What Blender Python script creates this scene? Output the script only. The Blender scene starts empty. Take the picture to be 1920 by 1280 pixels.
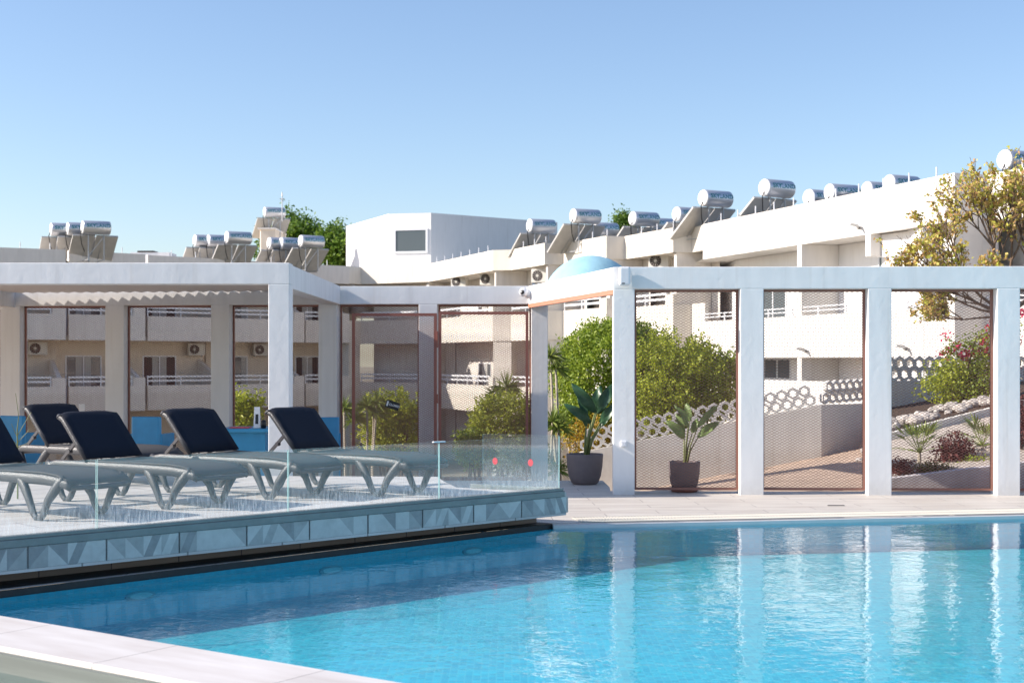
import bpy, bmesh, math, random
from math import sin, cos, pi, radians, sqrt, atan2
from mathutils import Vector, Matrix, noise as mnoise
random.seed(7)
R = random.random
def U(a, b): return a + (b - a) * R()
S = bpy.context.scene
COL = S.collection
H = 1.65; F = 2667.0; HY = 676.0
# ------------------------------------------------------------------ camera
cd = bpy.data.cameras.new('camera'); cam = bpy.data.objects.new('camera', cd); COL.objects.link(cam)
cam.location = (0, 0, H); cam.rotation_euler = (pi / 2, 0, 0)
cd.sensor_width = 36; cd.lens = 50; cd.shift_y = (HY - 640) / 1920
cd.clip_start = .1; cd.clip_end = 3000
cd.dof.use_dof = True; cd.dof.focus_distance = 15.5; cd.dof.aperture_fstop = 3.4
S.camera = cam
# ------------------------------------------------------------------ sky and sun
SUN_EL = radians(29); SUN_B = radians(5.5)          # sun stands at the left, a touch on the camera's side
w = bpy.data.worlds.new('World'); S.world = w; w.use_nodes = True
nt = w.node_tree; bg = nt.nodes['Background']
sky = nt.nodes.new('ShaderNodeTexSky'); sky.sky_type = 'NISHITA'; sky.sun_disc = False
sky.sun_elevation = SUN_EL; sky.sun_rotation = -(pi / 2 + SUN_B)
sky.air_density = 1.0; sky.dust_density = .7; sky.ozone_density = 3.0; sky.altitude = 0
wb = nt.nodes.new('ShaderNodeMix'); wb.data_type = 'RGBA'; wb.blend_type = 'MULTIPLY'; wb.inputs[0].default_value = 1; wb.inputs[7].default_value = (1.04, 1.0, 1.02, 1)
nt.links.new(sky.outputs[0], wb.inputs[6]); nt.links.new(wb.outputs[2], bg.inputs[0]); bg.inputs[1].default_value = .108
sl = bpy.data.lights.new('sun', 'SUN'); so = bpy.data.objects.new('sun', sl); COL.objects.link(so)
sl.energy = 4.4; sl.angle = radians(.5); sl.color = (1, .90, .80)
sd = Vector((-cos(SUN_B) * cos(SUN_EL), -sin(SUN_B) * cos(SUN_EL), sin(SUN_EL)))
so.rotation_euler = sd.to_track_quat('Z', 'Y').to_euler(); so.location = (-20, 0, 20)
S.view_settings.view_transform = 'Standard'; S.view_settings.look = 'None'
S.view_settings.exposure = .85; S.view_settings.gamma = 1
S.render.engine = 'CYCLES'
S.cycles.use_denoising = True
S.cycles.max_bounces = 10; S.cycles.transparent_max_bounces = 24
S.cycles.sample_clamp_indirect = 6

# ------------------------------------------------------------------ helpers
def XP(px, Y): return (px - 960) / F * Y
def ZP(py, Y): return H - (py - HY) / F * Y
def YZ(py, z): return (H - z) * F / (py - HY)
def tag(o, label=None, cat=None, group=None, kind=None):
    if label: o['label'] = label
    if cat: o['category'] = cat
    if group: o['group'] = group
    if kind: o['kind'] = kind
    return o
def thing(name, label, cat, loc=(0, 0, 0), rz=0, group=None):
    o = bpy.data.objects.new(name, None); COL.objects.link(o); o.location = loc; o.rotation_euler = (0, 0, rz)
    o.empty_display_size = .2
    return tag(o, label, cat, group)
def copy_tree(o, parent=None):
    c = o.copy(); COL.objects.link(c); c.parent = parent
    for ch in [k for k in bpy.data.objects if k.parent == o]: copy_tree(ch, c)
    return c
class MB:
    def __init__(s): s.v = []; s.f = []; s.m = []
    def add(s, vs, fs, m=0):
        b = len(s.v); s.v += [tuple(v) for v in vs]; s.f += [tuple(b + i for i in f) for f in fs]; s.m += [m] * len(fs)
        return s
    def box(s, a, b, m=0):
        x0, y0, z0 = a; x1, y1, z1 = b
        return s.add([(x0,y0,z0),(x1,y0,z0),(x1,y1,z0),(x0,y1,z0),(x0,y0,z1),(x1,y0,z1),(x1,y1,z1),(x0,y1,z1)],
              [(3,2,1,0),(4,5,6,7),(0,1,5,4),(1,2,6,5),(2,3,7,6),(3,0,4,7)], m)
    def prism(s, poly, z0, z1, m=0):
        # poly: list of (x,y), z0/z1 numbers or lists
        n = len(poly)
        a = sum(poly[i][0]*poly[(i+1)%n][1]-poly[(i+1)%n][0]*poly[i][1] for i in range(n))
        if a < 0: poly = poly[::-1]; z0 = z0[::-1] if isinstance(z0, list) else z0; z1 = z1[::-1] if isinstance(z1, list) else z1
        Z0 = z0 if isinstance(z0, list) else [z0]*n; Z1 = z1 if isinstance(z1, list) else [z1]*n
        vs = [(p[0],p[1],Z0[i]) for i,p in enumerate(poly)] + [(p[0],p[1],Z1[i]) for i,p in enumerate(poly)]
        fs = [tuple(range(n))[::-1], tuple(range(n, 2*n))] + [(i,(i+1)%n,n+(i+1)%n,n+i) for i in range(n)]
        return s.add(vs, fs, m)
    def wall(s, p0, p1, th, z0, z1, m=0):
        # wall whose front face runs p0->p1 (left to right seen from camera); thickness goes away from the camera
        p0 = Vector(p0[:2]); p1 = Vector(p1[:2]); d = (p1-p0).normalized(); n = Vector((-d.y, d.x)) * th
        return s.prism([p0, p1, p1+n, p0+n], z0, z1, m)
    def bar(s, p0, p1, wd, ht, m=0, up=(0,0,1)):
        p0 = Vector(p0); p1 = Vector(p1); d = (p1-p0).normalized(); u = Vector(up)
        if abs(d.dot(u)) > .98: u = Vector((0,1,0))
        sx = d.cross(u).normalized(); uz = sx.cross(d).normalized()
        q = [(-1,-1),(1,-1),(1,1),(-1,1)]
        vs = [p + sx*a*wd/2 + uz*b*ht/2 for p in (p0,p1) for a,b in q]
        return s.add(vs, [(0,1,2,3),(7,6,5,4),(0,4,5,1),(1,5,6,2),(2,6,7,3),(3,7,4,0)], m)
    def tube(s, pts, rs, n=8, m=0, cap=True, sc=(1,1)):
        pts = [Vector(p) for p in pts]
        if not isinstance(rs, (list,tuple)): rs = [rs]*len(pts)
        b = len(s.v); k = len(pts); prev = None
        for i,p in enumerate(pts):
            d = (pts[min(i+1,k-1)]-pts[max(i-1,0)]).normalized()
            if prev is None:
                u = Vector((0,0,1)) if abs(d.z) < .9 else Vector((1,0,0))
                sx = d.cross(u).normalized()
            else: sx = (prev - d*prev.dot(d)).normalized()
            prev = sx; uz = sx.cross(d)
            for j in range(n):
                a = 2*pi*j/n; s.v.append(tuple(p + sx*cos(a)*rs[i]*sc[0] + uz*sin(a)*rs[i]*sc[1]))
        for i in range(k-1):
            for j in range(n):
                s.f.append((b+i*n+j, b+i*n+(j+1)%n, b+(i+1)*n+(j+1)%n, b+(i+1)*n+j)); s.m.append(m)
        if cap:
            s.f.append(tuple(b+j for j in range(n))[::-1]); s.m.append(m)
            s.f.append(tuple(b+(k-1)*n+j for j in range(n))); s.m.append(m)
        return s
    def lathe(s, prof, n=32, c=(0,0,0), m=0):
        b = len(s.v)
        for r,z in prof:
            for j in range(n): a = 2*pi*j/n; s.v.append((c[0]+r*cos(a), c[1]+r*sin(a), c[2]+z))
        for i in range(len(prof)-1):
            for j in range(n):
                s.f.append((b+i*n+j, b+i*n+(j+1)%n, b+(i+1)*n+(j+1)%n, b+(i+1)*n+j)); s.m.append(m)
        return s
    def build(s, name, mats, parent=None, smooth=False, bevel=0, world=False):
        me = bpy.data.meshes.new(name)
        v = s.v
        if world and parent is not None:
            l = parent.location; v = [(a[0]-l[0], a[1]-l[1], a[2]-l[2]) for a in v]
        me.from_pydata(v, [], s.f)
        if not isinstance(mats, (list,tuple)): mats = [mats]
        for m in mats: me.materials.append(m)
        if len(mats) > 1: me.polygons.foreach_set('material_index', s.m)
        if smooth: me.polygons.foreach_set('use_smooth', [True]*len(me.polygons))
        me.update()
        o = bpy.data.objects.new(name, me); COL.objects.link(o); o.parent = parent
        if bevel:
            b = o.modifiers.new('bevel', 'BEVEL'); b.width = bevel; b.segments = 2; b.limit_method = 'ANGLE'
        return o

def mat(name, col, rough=.7, metal=0, var=0, vscale=3, bump=0, bscale=40, spec=.5, sheen=0, col2=None, trans=0, stretch=None):
    m = bpy.data.materials.new(name); m.use_nodes = True; t = m.node_tree; b = t.nodes['Principled BSDF']
    b.inputs['Base Color'].default_value = (*col, 1); b.inputs['Roughness'].default_value = rough
    b.inputs['Metallic'].default_value = metal; b.inputs['Specular IOR Level'].default_value = spec
    geo = t.nodes.new('ShaderNodeNewGeometry')
    pos = geo.outputs['Position']
    if stretch:
        mp = t.nodes.new('ShaderNodeMapping'); mp.inputs['Scale'].default_value = stretch
        t.links.new(pos, mp.inputs[0]); pos = mp.outputs[0]
    if var:
        n = t.nodes.new('ShaderNodeTexNoise'); n.inputs['Scale'].default_value = vscale; n.inputs['Detail'].default_value = 6
        n.inputs['Roughness'].default_value = .65
        t.links.new(pos, n.inputs['Vector'])
        r = t.nodes.new('ShaderNodeValToRGB'); r.color_ramp.elements[0].position = .3; r.color_ramp.elements[1].position = .7
        c2 = col2 if col2 else tuple(min(1, c*(1+var)) for c in col); c1 = tuple(c*(1-var) for c in col) if not col2 else col
        r.color_ramp.elements[0].color = (*c1, 1); r.color_ramp.elements[1].color = (*c2, 1)
        t.links.new(n.outputs[0], r.inputs[0]); t.links.new(r.outputs[0], b.inputs['Base Color'])
    if bump:
        n2 = t.nodes.new('ShaderNodeTexNoise'); n2.inputs['Scale'].default_value = bscale; n2.inputs['Detail'].default_value = 5
        t.links.new(pos, n2.inputs['Vector'])
        bp = t.nodes.new('ShaderNodeBump'); bp.inputs['Strength'].default_value = bump; bp.inputs['Distance'].default_value = .02
        t.links.new(n2.outputs[0], bp.inputs['Height']); t.links.new(bp.outputs[0], b.inputs['Normal'])
    return m
def leafmat(name, c1, c2, c3=None, rough=.55, trans=.35):
    m = bpy.data.materials.new(name); m.use_nodes = True; t = m.node_tree; b = t.nodes['Principled BSDF']
    g = t.nodes.new('ShaderNodeNewGeometry'); r = t.nodes.new('ShaderNodeValToRGB')
    r.color_ramp.elements[0].color = (*c1, 1); r.color_ramp.elements[1].color = (*c2, 1)
    if c3: e = r.color_ramp.elements.new(.5); e.color = (*c3, 1)
    t.links.new(g.outputs['Random Per Island'], r.inputs[0]); t.links.new(r.outputs[0], b.inputs['Base Color'])
    b.inputs['Roughness'].default_value = rough
    tr = t.nodes.new('ShaderNodeBsdfTranslucent'); mx = t.nodes.new('ShaderNodeMixShader'); mx.inputs[0].default_value = trans
    t.links.new(r.outputs[0], tr.inputs[0]); t.links.new(b.outputs[0], mx.inputs[1]); t.links.new(tr.outputs[0], mx.inputs[2])
    t.links.new(mx.outputs[0], t.nodes['Material Output'].inputs[0])
    return m

# ------------------------------------------------------------------ materials
def plaster_mat(name, col, dirt=.08):
    m = mat(name, col, .85)
    t = m.node_tree; b = t.nodes['Principled BSDF']; g = t.nodes.new('ShaderNodeNewGeometry')
    mp = t.nodes.new('ShaderNodeMapping'); mp.inputs['Scale'].default_value = (3, 3, .7); t.links.new(g.outputs['Position'], mp.inputs[0])
    n = t.nodes.new('ShaderNodeTexNoise'); n.inputs['Scale'].default_value = 1.6; n.inputs['Detail'].default_value = 8; t.links.new(mp.outputs[0], n.inputs['Vector'])
    r = t.nodes.new('ShaderNodeValToRGB'); r.color_ramp.elements[0].position = .32; r.color_ramp.elements[1].position = .6
    r.color_ramp.elements[0].color = (*[c*(1-dirt) for c in col], 1); r.color_ramp.elements[1].color = (*col, 1)
    t.links.new(n.outputs[0], r.inputs[0])
    # splash marks near the ground and thin run-off streaks
    sp = t.nodes.new('ShaderNodeSeparateXYZ'); t.links.new(g.outputs['Position'], sp.inputs[0])
    mr = t.nodes.new('ShaderNodeMapRange'); mr.inputs[1].default_value = 0; mr.inputs[2].default_value = .22; mr.inputs[3].default_value = .55; mr.inputs[4].default_value = 0; t.links.new(sp.outputs[2], mr.inputs[0])
    ms = t.nodes.new('ShaderNodeMapping'); ms.inputs['Scale'].default_value = (9, 9, .35); t.links.new(g.outputs['Position'], ms.inputs[0])
    ns = t.nodes.new('ShaderNodeTexNoise'); ns.inputs['Scale'].default_value = 1; ns.inputs['Detail'].default_value = 5; t.links.new(ms.outputs[0], ns.inputs['Vector'])
    rs = t.nodes.new('ShaderNodeMapRange'); rs.inputs[1].default_value = .58; rs.inputs[2].default_value = .8; rs.inputs[3].default_value = 0; rs.inputs[4].default_value = .35; t.links.new(ns.outputs[0], rs.inputs[0])
    nd = t.nodes.new('ShaderNodeTexNoise'); nd.inputs['Scale'].default_value = 14; nd.inputs['Detail'].default_value = 6; t.links.new(g.outputs['Position'], nd.inputs['Vector'])
    md = t.nodes.new('ShaderNodeMath'); md.operation = 'MULTIPLY'; t.links.new(mr.outputs[0], md.inputs[0]); t.links.new(nd.outputs[0], md.inputs[1])
    ma = t.nodes.new('ShaderNodeMath'); ma.operation = 'ADD'; ma.use_clamp = True; t.links.new(md.outputs[0], ma.inputs[0]); t.links.new(rs.outputs[0], ma.inputs[1])
    mc = t.nodes.new('ShaderNodeMix'); mc.data_type = 'RGBA'; mc.inputs[7].default_value = (col[0]*.62, col[1]*.57, col[2]*.50, 1)
    t.links.new(ma.outputs[0], mc.inputs[0]); t.links.new(r.outputs[0], mc.inputs[6]); t.links.new(mc.outputs[2], b.inputs['Base Color'])
    n2 = t.nodes.new('ShaderNodeTexNoise'); n2.inputs['Scale'].default_value = 7; n2.inputs['Detail'].default_value = 7; n2.inputs['Distortion'].default_value = .6
    t.links.new(g.outputs['Position'], n2.inputs['Vector'])
    bp = t.nodes.new('ShaderNodeBump'); bp.inputs['Strength'].default_value = .3; bp.inputs['Distance'].default_value = .012
    t.links.new(n2.outputs[0], bp.inputs['Height']); t.links.new(bp.outputs[0], b.inputs['Normal'])
    return m
M = {}
M['plaster'] = plaster_mat('white_plaster', (.80, .80, .79))
M['cream'] = plaster_mat('cream_render', (.74, .69, .63), .08)
M['cream_light'] = plaster_mat('pale_cream_render', (.74, .69, .61), .08)
M['tan'] = plaster_mat('tan_render', (.68, .59, .48), .10)
M['boxwhite'] = plaster_mat('bright_white_render', (.82, .81, .80), .04)
M['warmwhite'] = plaster_mat('warm_white_render', (.70, .675, .635), .05)
M['mesh'] = mat('rust_brown_metal', (.26, .12, .09), .55, .2)
M['gate'] = mat('brick_red_metal', (.30, .115, .085), .5, .2)
M['bezel'] = mat('aqua_bezel', (.16, .50, .58), .4)
M['lens'] = mat('pale_lens', (.40, .80, .84), .3)
M['trim'] = mat('terracotta_metal', (.55, .24, .15), .5, .1)
M['white_metal'] = mat('white_metal', (.75, .76, .78), .4)
M['grey_metal'] = mat('galvanised_metal', (.42, .43, .44), .45, .6)
M['tank'] = mat('brushed_tank_metal', (.60, .62, .66), .34, .6)
M['tankcap'] = mat('white_tank_cap', (.80, .80, .80), .45)
M['panelback'] = mat('collector_back', (.46, .45, .43), .55, .1, var=.1)
M['collector'] = mat('collector_glass', (.02, .03, .05), .12)
M['teal'] = mat('teal_lettering', (.0, .20, .19), .5)
M['white_print'] = mat('white_print', (.8, .8, .8), .6)
M['dark'] = mat('dark_interior', (.045, .035, .035), .8)
M['pane'] = mat('window_pane', (.10, .12, .13), .08)
M['curtain'] = mat('pale_curtain', (.42, .42, .40), .9, var=.25, vscale=12, stretch=(3, 3, .1))
M['ac'] = mat('ac_casing', (.62, .60, .55), .5)
M['sling'] = mat('navy_sling', (.010, .014, .026), .75, bump=.2, bscale=300, spec=.25)
M['seat_sling'] = mat('sunlit_sling', (.045, .047, .052), .65, bump=.2, bscale=300)  # same fabric as the navy backrest, sun glare painted in as lighter grey
M['lounger'] = mat('anthracite_plastic', (.042, .044, .05), .38, .1, bump=.25, bscale=120)
M['strut'] = mat('strut_plastic', (.05, .05, .06), .4)
M['blue'] = mat('blue_plastic', (.03, .23, .42), .45, var=.08, vscale=8)
M['pale_blue'] = mat('pale_blue_plastic', (.16, .30, .42), .5)
M['alu'] = mat('glass_channel', (.21, .235, .23), .5, .3, var=.12, vscale=5)
M['pot'] = mat('taupe_pot', (.165, .135, .135), .65, var=.08, vscale=9, bump=.15, bscale=60)
M['soil'] = mat('soil', (.07, .045, .03), .95, var=.3, vscale=20, bump=.8, bscale=40)
M['black'] = mat('black_plastic', (.012, .012, .014), .35)
M['red'] = mat('red_sticker', (.75, .03, .04), .5)
M['dome'] = mat('pale_blue_dome', (.30, .53, .63), .8, var=.1, vscale=2.5, bump=.3, bscale=9)
M['slat'] = mat('louvre_metal', (.74, .73, .72), .5)
M['trunk'] = mat('bark', (.16, .11, .075), .9, var=.3, vscale=15, bump=.6, bscale=50)
M['palebark'] = mat('pale_bark', (.42, .37, .29), .9, var=.25, vscale=25, bump=.5, bscale=60)
M['leaf_tree'] = leafmat('citrus_leaf', (.10, .17, .015), (.42, .50, .06), (.24, .33, .03))
M['leaf_bright'] = leafmat('bright_leaf', (.16, .22, .015), (.55, .58, .06), (.36, .42, .03))
M['leaf_dark'] = leafmat('hedge_leaf', (.035, .07, .012), (.16, .20, .03), (.08, .12, .018))
M['leaf_pine'] = leafmat('pine_needles', (.05, .12, .012), (.20, .30, .03), (.11, .20, .02))
M['leaf_autumn'] = leafmat('autumn_leaf', (.60, .34, .17), (.52, .58, .07), (.64, .52, .14), trans=.4)
M['leaf_orange'] = leafmat('orange_leaf', (.45, .22, .02), (.55, .36, .05), (.30, .28, .03))
M['leaf_red'] = leafmat('dark_red_leaf', (.07, .018, .02), (.20, .06, .05))
M['flower'] = leafmat('magenta_bract', (.60, .01, .10), (.75, .06, .16), trans=.4)
M['leaf_spike'] = leafmat('spiky_leaf', (.12, .20, .03), (.36, .42, .10), trans=.3)
M['leaf_paddle_dark'] = mat('glossy_dark_leaf', (.025, .075, .03), .4, var=.25, vscale=9)
M['leaf_paddle'] = mat('green_leaf', (.16, .24, .07), .5, var=.25, vscale=9)
M['stem'] = mat('green_stem', (.16, .19, .06), .6, var=.2, vscale=12)
M['rock'] = mat('pale_rock', (.46, .42, .38), .9, var=.25, vscale=6, bump=.6, bscale=20)
M['breeze'] = mat('breeze_block_concrete', (.62, .60, .56), .9, var=.1, vscale=6, bump=.4, bscale=50)
M['gwall'] = plaster_mat('garden_wall_render', (.70, .67, .61), .08)
M['planter'] = plaster_mat('planter_render', (.55, .52, .53), .08)
M['coping'] = mat('pale_stone_coping', (.66, .62, .60), .6, var=.08, vscale=2.5, bump=.12, bscale=40)
M['grate'] = mat('cream_grating', (.60, .57, .50), .6)
M['brownwall'] = None

def tile_mat(name, c1, c2, cj, bw, rh, mortar=.004, rot=0, rough=.55, axis='xy', mottle=.12, offset=.5, spec=.5):
    m = bpy.data.materials.new(name); m.use_nodes = True; t = m.node_tree; b = t.nodes['Principled BSDF']
    g = t.nodes.new('ShaderNodeNewGeometry'); vec = g.outputs['Position']
    if axis == 'xz':   # plane upright: use (x+y, z)
        sp = t.nodes.new('ShaderNodeSeparateXYZ'); t.links.new(vec, sp.inputs[0]); ad = t.nodes.new('ShaderNodeMath'); ad.operation = 'ADD'
        t.links.new(sp.outputs[0], ad.inputs[0]); t.links.new(sp.outputs[1], ad.inputs[1]); cb = t.nodes.new('ShaderNodeCombineXYZ')
        sc = t.nodes.new('ShaderNodeMath'); sc.operation = 'MULTIPLY'; sc.inputs[1].default_value = .707; t.links.new(ad.outputs[0], sc.inputs[0])
        t.links.new(sc.outputs[0], cb.inputs[0]); t.links.new(sp.outputs[2], cb.inputs[1]); vec = cb.outputs[0]
    mp = t.nodes.new('ShaderNodeMapping'); mp.inputs['Rotation'].default_value = (0, 0, rot); t.links.new(vec, mp.inputs[0])
    br = t.nodes.new('ShaderNodeTexBrick'); br.inputs['Scale'].default_value = 1; br.inputs['Brick Width'].default_value = bw; br.inputs['Row Height'].default_value = rh
    br.inputs['Mortar Size'].default_value = mortar; br.offset = offset; br.inputs['Mortar Smooth'].default_value = .2
    br.inputs['Color1'].default_value = (*c1, 1); br.inputs['Color2'].default_value = (*c2, 1); br.inputs['Mortar'].default_value = (*cj, 1)
    t.links.new(mp.outputs[0], br.inputs['Vector'])
    n = t.nodes.new('ShaderNodeTexNoise'); n.inputs['Scale'].default_value = 2.2; n.inputs['Detail'].default_value = 8
    mp2 = t.nodes.new('ShaderNodeMapping'); mp2.inputs['Scale'].default_value = (.6, 3, 1); t.links.new(mp.outputs[0], mp2.inputs[0]); t.links.new(mp2.outputs[0], n.inputs['Vector'])
    mx = t.nodes.new('ShaderNodeMix'); mx.data_type = 'RGBA'; mx.blend_type = 'OVERLAY'; mx.inputs[0].default_value = mottle*3
    t.links.new(br.outputs[0], mx.inputs[6]); t.links.new(n.outputs[0], mx.inputs[7]); t.links.new(mx.outputs[2], b.inputs['Base Color'])
    b.inputs['Roughness'].default_value = rough; b.inputs['Specular IOR Level'].default_value = spec
    bp = t.nodes.new('ShaderNodeBump'); bp.inputs['Strength'].default_value = .3; bp.inputs['Distance'].default_value = .004; bp.invert = True
    t.links.new(br.outputs['Fac'], bp.inputs['Height']); t.links.new(bp.outputs[0], b.inputs['Normal'])
    return m
M['deck'] = tile_mat('deck_tiles', (.59, .545, .485), (.54, .495, .44), (.28, .25, .23), 1.2, .30, .005, rot=radians(-3))
M['terrace'] = tile_mat('terrace_tiles', (.58, .545, .52), (.52, .49, .47), (.26, .24, .23), .9, .45, .009, rot=radians(-43))
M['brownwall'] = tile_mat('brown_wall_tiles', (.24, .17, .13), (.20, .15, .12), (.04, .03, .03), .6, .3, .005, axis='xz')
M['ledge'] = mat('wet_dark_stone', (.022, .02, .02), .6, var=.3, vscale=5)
M['mosaic'] = tile_mat('pool_mosaic', (.004, .40, .54), (.02, .58, .70), (.07, .54, .64), .05, .05, .004, offset=0, mottle=.06, rough=.5)
M['mosaic_wall'] = tile_mat('pool_wall_mosaic', (.02, .58, .72), (.05, .66, .80), (.10, .60, .70), .05, .05, .004, axis='xz', offset=0, mottle=.05)
M['ground'] = mat('sandy_ground', (.44, .33, .25), .95, var=.2, vscale=3, bump=.8, bscale=25)
M['gravel'] = mat('garden_bed', (.44, .39, .34), .95, var=.3, vscale=14, bump=1, bscale=30)
M['far_ground'] = mat('far_ground', (.22, .19, .13), .95, var=.25, vscale=.4)
T_ = [mat('patchwork_tile_pale', (.50, .51, .49), .45, var=.12, vscale=9), mat('patchwork_tile_mid', (.36, .37, .36), .45, var=.15, vscale=9),
      mat('patchwork_tile_dark', (.27, .28, .28), .45, var=.18, vscale=9), mat('tile_joint', (.07, .08, .09), .8)]

def schlick(t, f0, bump=None):
    lw = t.nodes.new('ShaderNodeLayerWeight'); lw.inputs[0].default_value = .5
    if bump: t.links.new(bump, lw.inputs['Normal'])
    p = t.nodes.new('ShaderNodeMath'); p.operation = 'POWER'; p.inputs[1].default_value = 5; t.links.new(lw.outputs['Facing'], p.inputs[0])
    m = t.nodes.new('ShaderNodeMath'); m.operation = 'MULTIPLY_ADD'; m.inputs[1].default_value = 1-f0; m.inputs[2].default_value = f0; t.links.new(p.outputs[0], m.inputs[0])
    return m.outputs[0]
def glass_mat():
    m = bpy.data.materials.new('clear_glass'); m.use_nodes = True; t = m.node_tree
    for n in list(t.nodes): t.nodes.remove(n)
    out = t.nodes.new('ShaderNodeOutputMaterial'); tr = t.nodes.new('ShaderNodeBsdfTransparent'); gl = t.nodes.new('ShaderNodeBsdfGlossy')
    tr.inputs[0].default_value = (.965, .985, .985, 1); gl.inputs['Roughness'].default_value = .02; gl.inputs[0].default_value = (.9, .95, 1, 1)
    mx = t.nodes.new('ShaderNodeMixShader'); t.links.new(schlick(t, .04), mx.inputs[0]); t.links.new(tr.outputs[0], mx.inputs[1]); t.links.new(gl.outputs[0], mx.inputs[2])
    # water-drop and lime marks that gather towards the foot of the pane
    g = t.nodes.new('ShaderNodeNewGeometry'); sp = t.nodes.new('ShaderNodeSeparateXYZ'); t.links.new(g.outputs['Position'], sp.inputs[0])
    mp = t.nodes.new('ShaderNodeMapping'); mp.inputs['Scale'].default_value = (90, 90, 12); t.links.new(g.outputs['Position'], mp.inputs[0])
    n = t.nodes.new('ShaderNodeTexNoise'); n.inputs['Scale'].default_value = 1; n.inputs['Detail'].default_value = 4; t.links.new(mp.outputs[0], n.inputs['Vector'])
    mr = t.nodes.new('ShaderNodeMapRange'); mr.inputs[1].default_value = .39; mr.inputs[2].default_value = .66; mr.inputs[3].default_value = .34; mr.inputs[4].default_value = .0
    t.links.new(sp.outputs[2], mr.inputs[0])
    n2 = t.nodes.new('ShaderNodeTexNoise'); n2.inputs['Scale'].default_value = 1.3; t.links.new(g.outputs['Position'], n2.inputs['Vector'])
    r = t.nodes.new('ShaderNodeValToRGB'); r.color_ramp.elements[0].position = .42; r.color_ramp.elements[1].position = .75; t.links.new(n.outputs[0], r.inputs[0])
    mu = t.nodes.new('ShaderNodeMath'); mu.operation = 'MULTIPLY'; t.links.new(r.outputs[0], mu.inputs[0]); t.links.new(mr.outputs[0], mu.inputs[1])
    ad = t.nodes.new('ShaderNodeMath'); ad.operation = 'MULTIPLY_ADD'; ad.inputs[1].default_value = .025; t.links.new(n2.outputs[0], ad.inputs[0]); t.links.new(mu.outputs[0], ad.inputs[2])
    df = t.nodes.new('ShaderNodeBsdfTranslucent'); df.inputs[0].default_value = (.8, .88, .92, 1); d2 = t.nodes.new('ShaderNodeBsdfDiffuse'); d2.inputs[0].default_value = (.8, .88, .92, 1)
    as_ = t.nodes.new('ShaderNodeMixShader'); as_.inputs[0].default_value = .5; t.links.new(df.outputs[0], as_.inputs[1]); t.links.new(d2.outputs[0], as_.inputs[2])
    m2 = t.nodes.new('ShaderNodeMixShader'); t.links.new(ad.outputs[0], m2.inputs[0]); t.links.new(mx.outputs[0], m2.inputs[1]); t.links.new(as_.outputs[0], m2.inputs[2])
    t.links.new(m2.outputs[0], out.inputs[0]); return m
M['glass'] = glass_mat()
M['glass_edge'] = mat('glass_edge', (.20, .35, .37), .25)
def water_mat(name, tint, bump, sc=9, seethrough=1):
    m = bpy.data.materials.new(name); m.use_nodes = True; t = m.node_tree
    for n in list(t.nodes): t.nodes.remove(n)
    out = t.nodes.new('ShaderNodeOutputMaterial'); tr = t.nodes.new('ShaderNodeBsdfTransparent'); gl = t.nodes.new('ShaderNodeBsdfGlossy')
    rf = t.nodes.new('ShaderNodeBsdfRefraction'); rf.inputs['IOR'].default_value = 1.33; rf.inputs['Roughness'].default_value = 0; rf.inputs[0].default_value = (*tint, 1)
    tr.inputs[0].default_value = (*tint, 1); gl.inputs['Roughness'].default_value = .01
    g = t.nodes.new('ShaderNodeNewGeometry')
    n1 = t.nodes.new('ShaderNodeTexNoise'); n1.inputs['Scale'].default_value = sc; n1.inputs['Detail'].default_value = 2; n1.inputs['Distortion'].default_value = .8
    n2 = t.nodes.new('ShaderNodeTexNoise'); n2.inputs['Scale'].default_value = sc*.22; n2.inputs['Detail'].default_value = 1
    t.links.new(g.outputs['Position'], n1.inputs['Vector']); t.links.new(g.outputs['Position'], n2.inputs['Vector'])
    ad = t.nodes.new('ShaderNodeMath'); ad.operation = 'MULTIPLY_ADD'; ad.inputs[1].default_value = 2.2; t.links.new(n2.outputs[0], ad.inputs[0]); t.links.new(n1.outputs[0], ad.inputs[2])
    bp = t.nodes.new('ShaderNodeBump'); bp.inputs['Strength'].default_value = 1; bp.inputs['Distance'].default_value = bump; t.links.new(ad.outputs[0], bp.inputs['Height'])
    for k in (gl, rf): t.links.new(bp.outputs[0], k.inputs['Normal'])
    under = t.nodes.new('ShaderNodeMixShader'); under.inputs[0].default_value = seethrough
    t.links.new(rf.outputs[0], under.inputs[1]); t.links.new(tr.outputs[0], under.inputs[2])
    mx = t.nodes.new('ShaderNodeMixShader'); t.links.new(schlick(t, .02, bp.outputs[0]), mx.inputs[0]); t.links.new(under.outputs[0], mx.inputs[1]); t.links.new(gl.outputs[0], mx.inputs[2])
    t.links.new(mx.outputs[0], out.inputs[0]); return m
M['water'] = water_mat('pool_water', (.80, .97, 1.0), .0020, 12)
M['water2'] = water_mat('small_pool_water', (.70, .82, .84), .0015, 5)

# ------------------------------------------------------------------ ground, deck, pool
E1a = (-4.11, 9.78); E1b = (.41, 14.43); FARR = (14.0, 16.85); NR = (8.0, 1.31)
POOL = [E1a, E1b, FARR, (14.0, -2.0), (10.3, -.30)]
WZ = -.045; ZF = -.36
def flat(name, poly, z, m, label=None, kind='structure'):
    o = MB().add([(x, y, z) for x, y in poly], [tuple(range(len(poly)))]).build(name, m); o['kind'] = kind
    # make it face up
    if o.data.polygons[0].normal.z < 0: o.data.flip_normals()
    return o
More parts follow.
